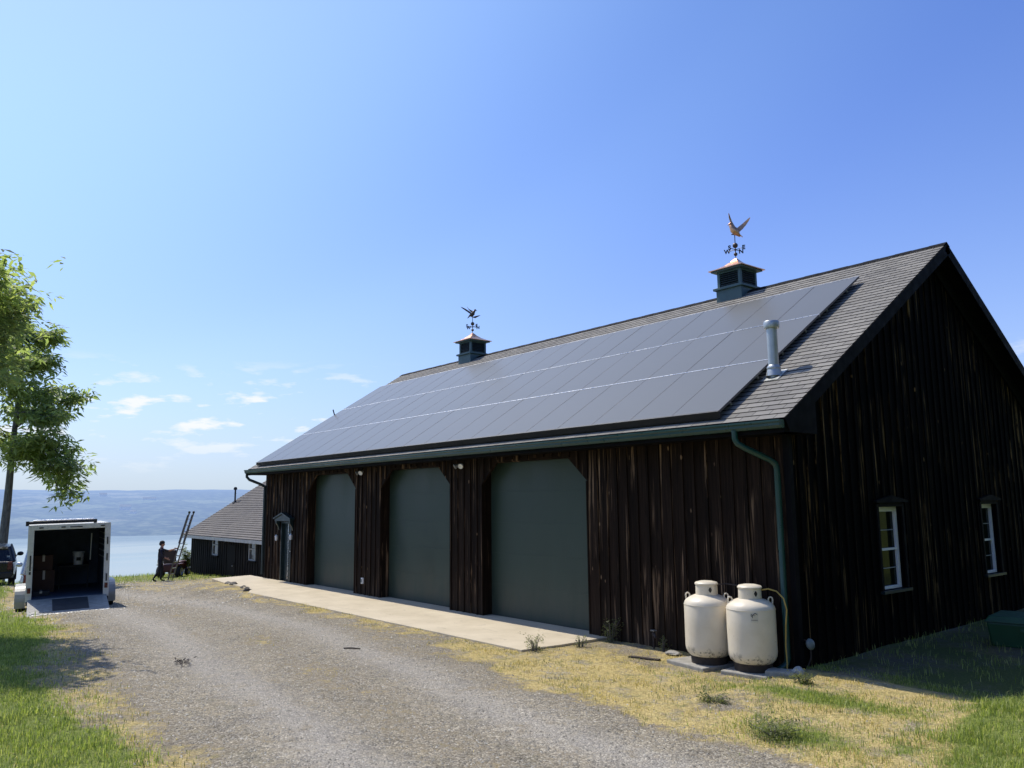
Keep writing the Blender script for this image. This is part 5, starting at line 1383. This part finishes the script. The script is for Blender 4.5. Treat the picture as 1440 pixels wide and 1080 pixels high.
# gravel stones as stuff
def stones(name, pts, seed, smin, smax):
    r = np.random.default_rng(seed); P = np.asarray(pts, float); N = len(P)
    base = np.array([(1, 0, 0), (.3, .95, .1), (-.8, .6, -.1), (-.8, -.6, .1), (.3, -.95, -.1), (0, 0, .75)])
    F = [(0, 1, 5), (1, 2, 5), (2, 3, 5), (3, 4, 5), (4, 0, 5)]
    s = (smin + (smax - smin) * r.random(N) ** 3)[:, None, None]; a = r.uniform(0, 2 * pi, N); ca, sa = np.cos(a), np.sin(a)
    v = base[None] * s * r.uniform(.65, 1.35, (N, 6, 3)); x = v[:, :, 0] * ca[:, None] - v[:, :, 1] * sa[:, None]; y = v[:, :, 0] * sa[:, None] + v[:, :, 1] * ca[:, None]
    v = np.stack([x, y, v[:, :, 2]], 2) + P[:, None, :]
    me = bpy.data.meshes.new(name); me.vertices.add(N * 6); me.vertices.foreach_set('co', v.ravel())
    lp = (np.arange(N)[:, None, None] * 6 + np.array(F)[None]).reshape(-1); me.loops.add(len(lp)); me.loops.foreach_set('vertex_index', lp); me.polygons.add(N * 5)
    me.polygons.foreach_set('loop_start', np.arange(N * 5) * 3); me.polygons.foreach_set('loop_total', np.full(N * 5, 3))
    at = me.attributes.new('tone', 'FLOAT', 'POINT'); at.data.foreach_set('value', np.repeat(np.clip(r.normal(.42, .25, N), 0, 1), 6))
    me.update(); me.materials.append(M['pebble']); o = bpy.data.objects.new(name, me); COL.objects.link(o); stuff(o)
g = scatter(75000, (-14, 4.5, -10.5, -1.2), lambda x, y: max(.04, 1 - masks(x, y)[0] * 1.1) * (1 - masks(x, y)[1]) if lin(x, y) else 0, 10)
stones('gravel_stones', g, 12, .005, .019)
g = scatter(16000, (-34, -14, -8.5, 2.5), lambda x, y: (1 - masks(x, y)[1]) if lin(x, y) else 0, 13)
stones('gravel_stones', g, 14, .012, .04)

# debris
def debris_leaf(loc):
    t = thing('leaf_litter', 'dark clump of wet leaves lying on the open gravel', 'leaves', loc)
    r = random.Random(5); pts = [(r.gauss(0, .10), r.gauss(0, .05), .02 + abs(r.gauss(0, .015))) for _ in range(26)]
    o = leaves_mesh('leaf_pile', pts, .07, 3, M['rust'], t, 6, droop=.0)
debris_leaf((-6.3, -7.03, ground(-6.3, -7.03)))
t = thing('stick', 'short dark stick lying on the gravel drive before the apron', 'stick', (-5.9, -4.33, ground(-5.9, -4.33) + .012), radians(40))
m = MB(); m.tube([(-.15, 0, 0), (-.03, .012, .006), (.08, -.006, .004), (.15, .008, .002)], [.012, .014, .012, .008], 7); m.build('twig', M['rust'], t)
block('plank', 'thin weathered plank lying in the grass left of the propane tanks', 'plank', (-2.25, -.95, ground(-2.25, -.95) + .015), (.55, .07, .03), radians(15), M['rust'], None, 0, 6)
# stones under the free corner of the apron
for i in range(5):
    x = -17.0 - i * .7 + random.uniform(-.3, .3); y = -1.85 + i * .05 + random.uniform(-.12, .12)
    rock('rock', 'dark rubble stone along the far outer edge of the apron', (x, y, ground(x, y) + .0), (random.uniform(.1, .26), random.uniform(.08, .14), random.uniform(.05, .1)), 20 + i, M['rubble'], 'stone', 'rubble stones along the apron edge')

# far houses on the opposite shore
for a in ((-3790, 895, -20, 20, 44, 13, 'largest white farmhouse low on the far hillside across the lake', 1.2),
          (-3636, 889, -35, 12, 22, 8, 'small white house just below and right of the largest farmhouse on the far hillside', .9),
          (-4551, 967, 45, 16, 34, 10, 'white house high on the far hillside above the trailer', 1.4),
          (-4221, 1105, 24, 12, 60, 7, 'long pale shed high on the far hillside between trailer and outbuilding', 1.35)):
    far_house(*a)

# ------------------------------------------------------------------ camera, sun, sky
yaw, pitch, roll = .890410861, .143926087, -.0106686118
f3 = Vector((-sin(yaw) * cos(pitch), cos(yaw) * cos(pitch), sin(pitch))); r3 = Vector((cos(yaw), sin(yaw), 0)); u3 = r3.cross(f3)
r4 = r3 * cos(roll) + u3 * sin(roll); u4 = -r3 * sin(roll) + u3 * cos(roll)
cam = bpy.data.cameras.new('camera'); co = bpy.data.objects.new('camera', cam); COL.objects.link(co)
co.matrix_world = Matrix(((r4.x, u4.x, -f3.x, CAM.x), (r4.y, u4.y, -f3.y, CAM.y), (r4.z, u4.z, -f3.z, CAM.z), (0, 0, 0, 1)))
cam.sensor_width = 36; cam.lens = 36 * 1127.95 / 1440; cam.clip_start = .1; cam.clip_end = 30000
S.camera = co
sun = bpy.data.lights.new('sun', 'SUN'); so = bpy.data.objects.new('sun', sun); COL.objects.link(so)
sun.energy = 4.6; sun.angle = radians(.53); sun.color = (1, .935, .82)
so.rotation_euler = SD.to_track_quat('-Z', 'Y').to_euler(); so.location = (0, 0, 30)
wd = bpy.data.worlds.new('World'); S.world = wd; wd.use_nodes = True
nt = wd.node_tree; nt.nodes.clear()
def wn(t): return nt.nodes.new(t)
out = wn('ShaderNodeOutputWorld'); bg = wn('ShaderNodeBackground'); sky = wn('ShaderNodeTexSky')
sky.sky_type = 'NISHITA'; sky.sun_disc = False; sky.sun_elevation = SUN_EL
sky.sun_rotation = atan2(-SD.x, -SD.y)
sky.altitude = 120; sky.air_density = 1.0; sky.dust_density = .35; sky.ozone_density = 2.0
# thin fair-weather clouds low over the lake, laid out by view direction
tc = wn('ShaderNodeTexCoord'); sx = wn('ShaderNodeSeparateXYZ'); nt.links.new(tc.outputs['Generated'], sx.inputs[0])
def wm(op, a, b=0., clamp=False):
    n_ = wn('ShaderNodeMath'); n_.operation = op; n_.use_clamp = clamp
    for s_, v_ in zip(n_.inputs, (a, b)):
        if isinstance(v_, (int, float)): s_.default_value = v_
        else: nt.links.new(v_, s_)
    return n_.outputs[0]
hs = wn('ShaderNodeHueSaturation'); hs.inputs['Saturation'].default_value = 1.12; hs.inputs['Value'].default_value = 1.42; tn = wn('ShaderNodeMix'); tn.data_type = 'RGBA'; tn.blend_type = 'MULTIPLY'; tn.inputs[0].default_value = 1; nt.links.new(sky.outputs[0], tn.inputs[6]); tn.inputs[7].default_value = (1.025, .985, 1.12, 1)
nt.links.new(tn.outputs[2], hs.inputs['Color'])
# hazy air scatters more light near the sun: brighter and paler toward it, deeper blue away from it
dt = wn('ShaderNodeVectorMath'); dt.operation = 'DOT_PRODUCT'; nt.links.new(tc.outputs['Generated'], dt.inputs[0]); dt.inputs[1].default_value = tuple(-SD)
au = wn('ShaderNodeValToRGB'); nt.links.new(dt.outputs['Value'], au.inputs[0]); au.color_ramp.interpolation = 'EASE'
el_ = au.color_ramp.elements
while len(el_) < 5: el_.new(.5)
for e_, (p_, c_) in zip(el_, ((.2, (.64, .74, .95)), (.45, (.66, .75, .95)), (.62, (.86, .91, .98)), (.85, (1.42, 1.36, 1.12)), (1., (2.2, 2., 1.6)))): e_.position = p_; e_.color = (*c_, 1)
am = wn('ShaderNodeMix'); am.data_type = 'RGBA'; am.blend_type = 'MULTIPLY'; am.inputs[0].default_value = 1; nt.links.new(hs.outputs[0], am.inputs[6]); nt.links.new(au.outputs[0], am.inputs[7])
# whitish haze thickening toward the horizon
hz = wn('ShaderNodeMix'); hz.data_type = 'RGBA'
nt.links.new(wm('MULTIPLY', wm('POWER', 2.718, wm('MULTIPLY', wm('MAXIMUM', sx.outputs[2], 0.), -6.0)), .95), hz.inputs[0])
nt.links.new(am.outputs[2], hz.inputs[6]); hz.inputs[7].default_value = (4.5, 5.45, 6.5, 1)
mp = wn('ShaderNodeMapping'); nt.links.new(tc.outputs['Generated'], mp.inputs[0]); mp.inputs['Scale'].default_value = (15, 15, 58); mp.inputs['Location'].default_value = (.6, .2, 0)
no = wn('ShaderNodeTexNoise'); nt.links.new(mp.outputs[0], no.inputs['Vector']); no.inputs['Scale'].default_value = 1; no.inputs['Detail'].default_value = 7; no.inputs['Roughness'].default_value = .55
mr = wn('ShaderNodeMapRange'); nt.links.new(no.outputs[0], mr.inputs[0]); mr.inputs[1].default_value = .535; mr.inputs[2].default_value = .63
b1 = wn('ShaderNodeMapRange'); nt.links.new(sx.outputs[2], b1.inputs[0]); b1.inputs[1].default_value = .03; b1.inputs[2].default_value = .09
b2 = wn('ShaderNodeMapRange'); nt.links.new(sx.outputs[2], b2.inputs[0]); b2.inputs[1].default_value = .17; b2.inputs[2].default_value = .12
cl = wm('MULTIPLY', wm('MULTIPLY', mr.outputs[0], b1.outputs[0]), b2.outputs[0])
mx = wn('ShaderNodeMix'); mx.data_type = 'RGBA'; nt.links.new(wm('MULTIPLY', cl, .95), mx.inputs[0]); nt.links.new(hz.outputs[2], mx.inputs[6]); mx.inputs[7].default_value = (7.7, 7.9, 8.1, 1)
nt.links.new(mx.outputs[2], bg.inputs[0]); bg.inputs[1].default_value = .125
nt.links.new(bg.outputs[0], out.inputs[0])
S.view_settings.view_transform = 'Standard'; S.view_settings.look = 'None'; S.view_settings.exposure = 0
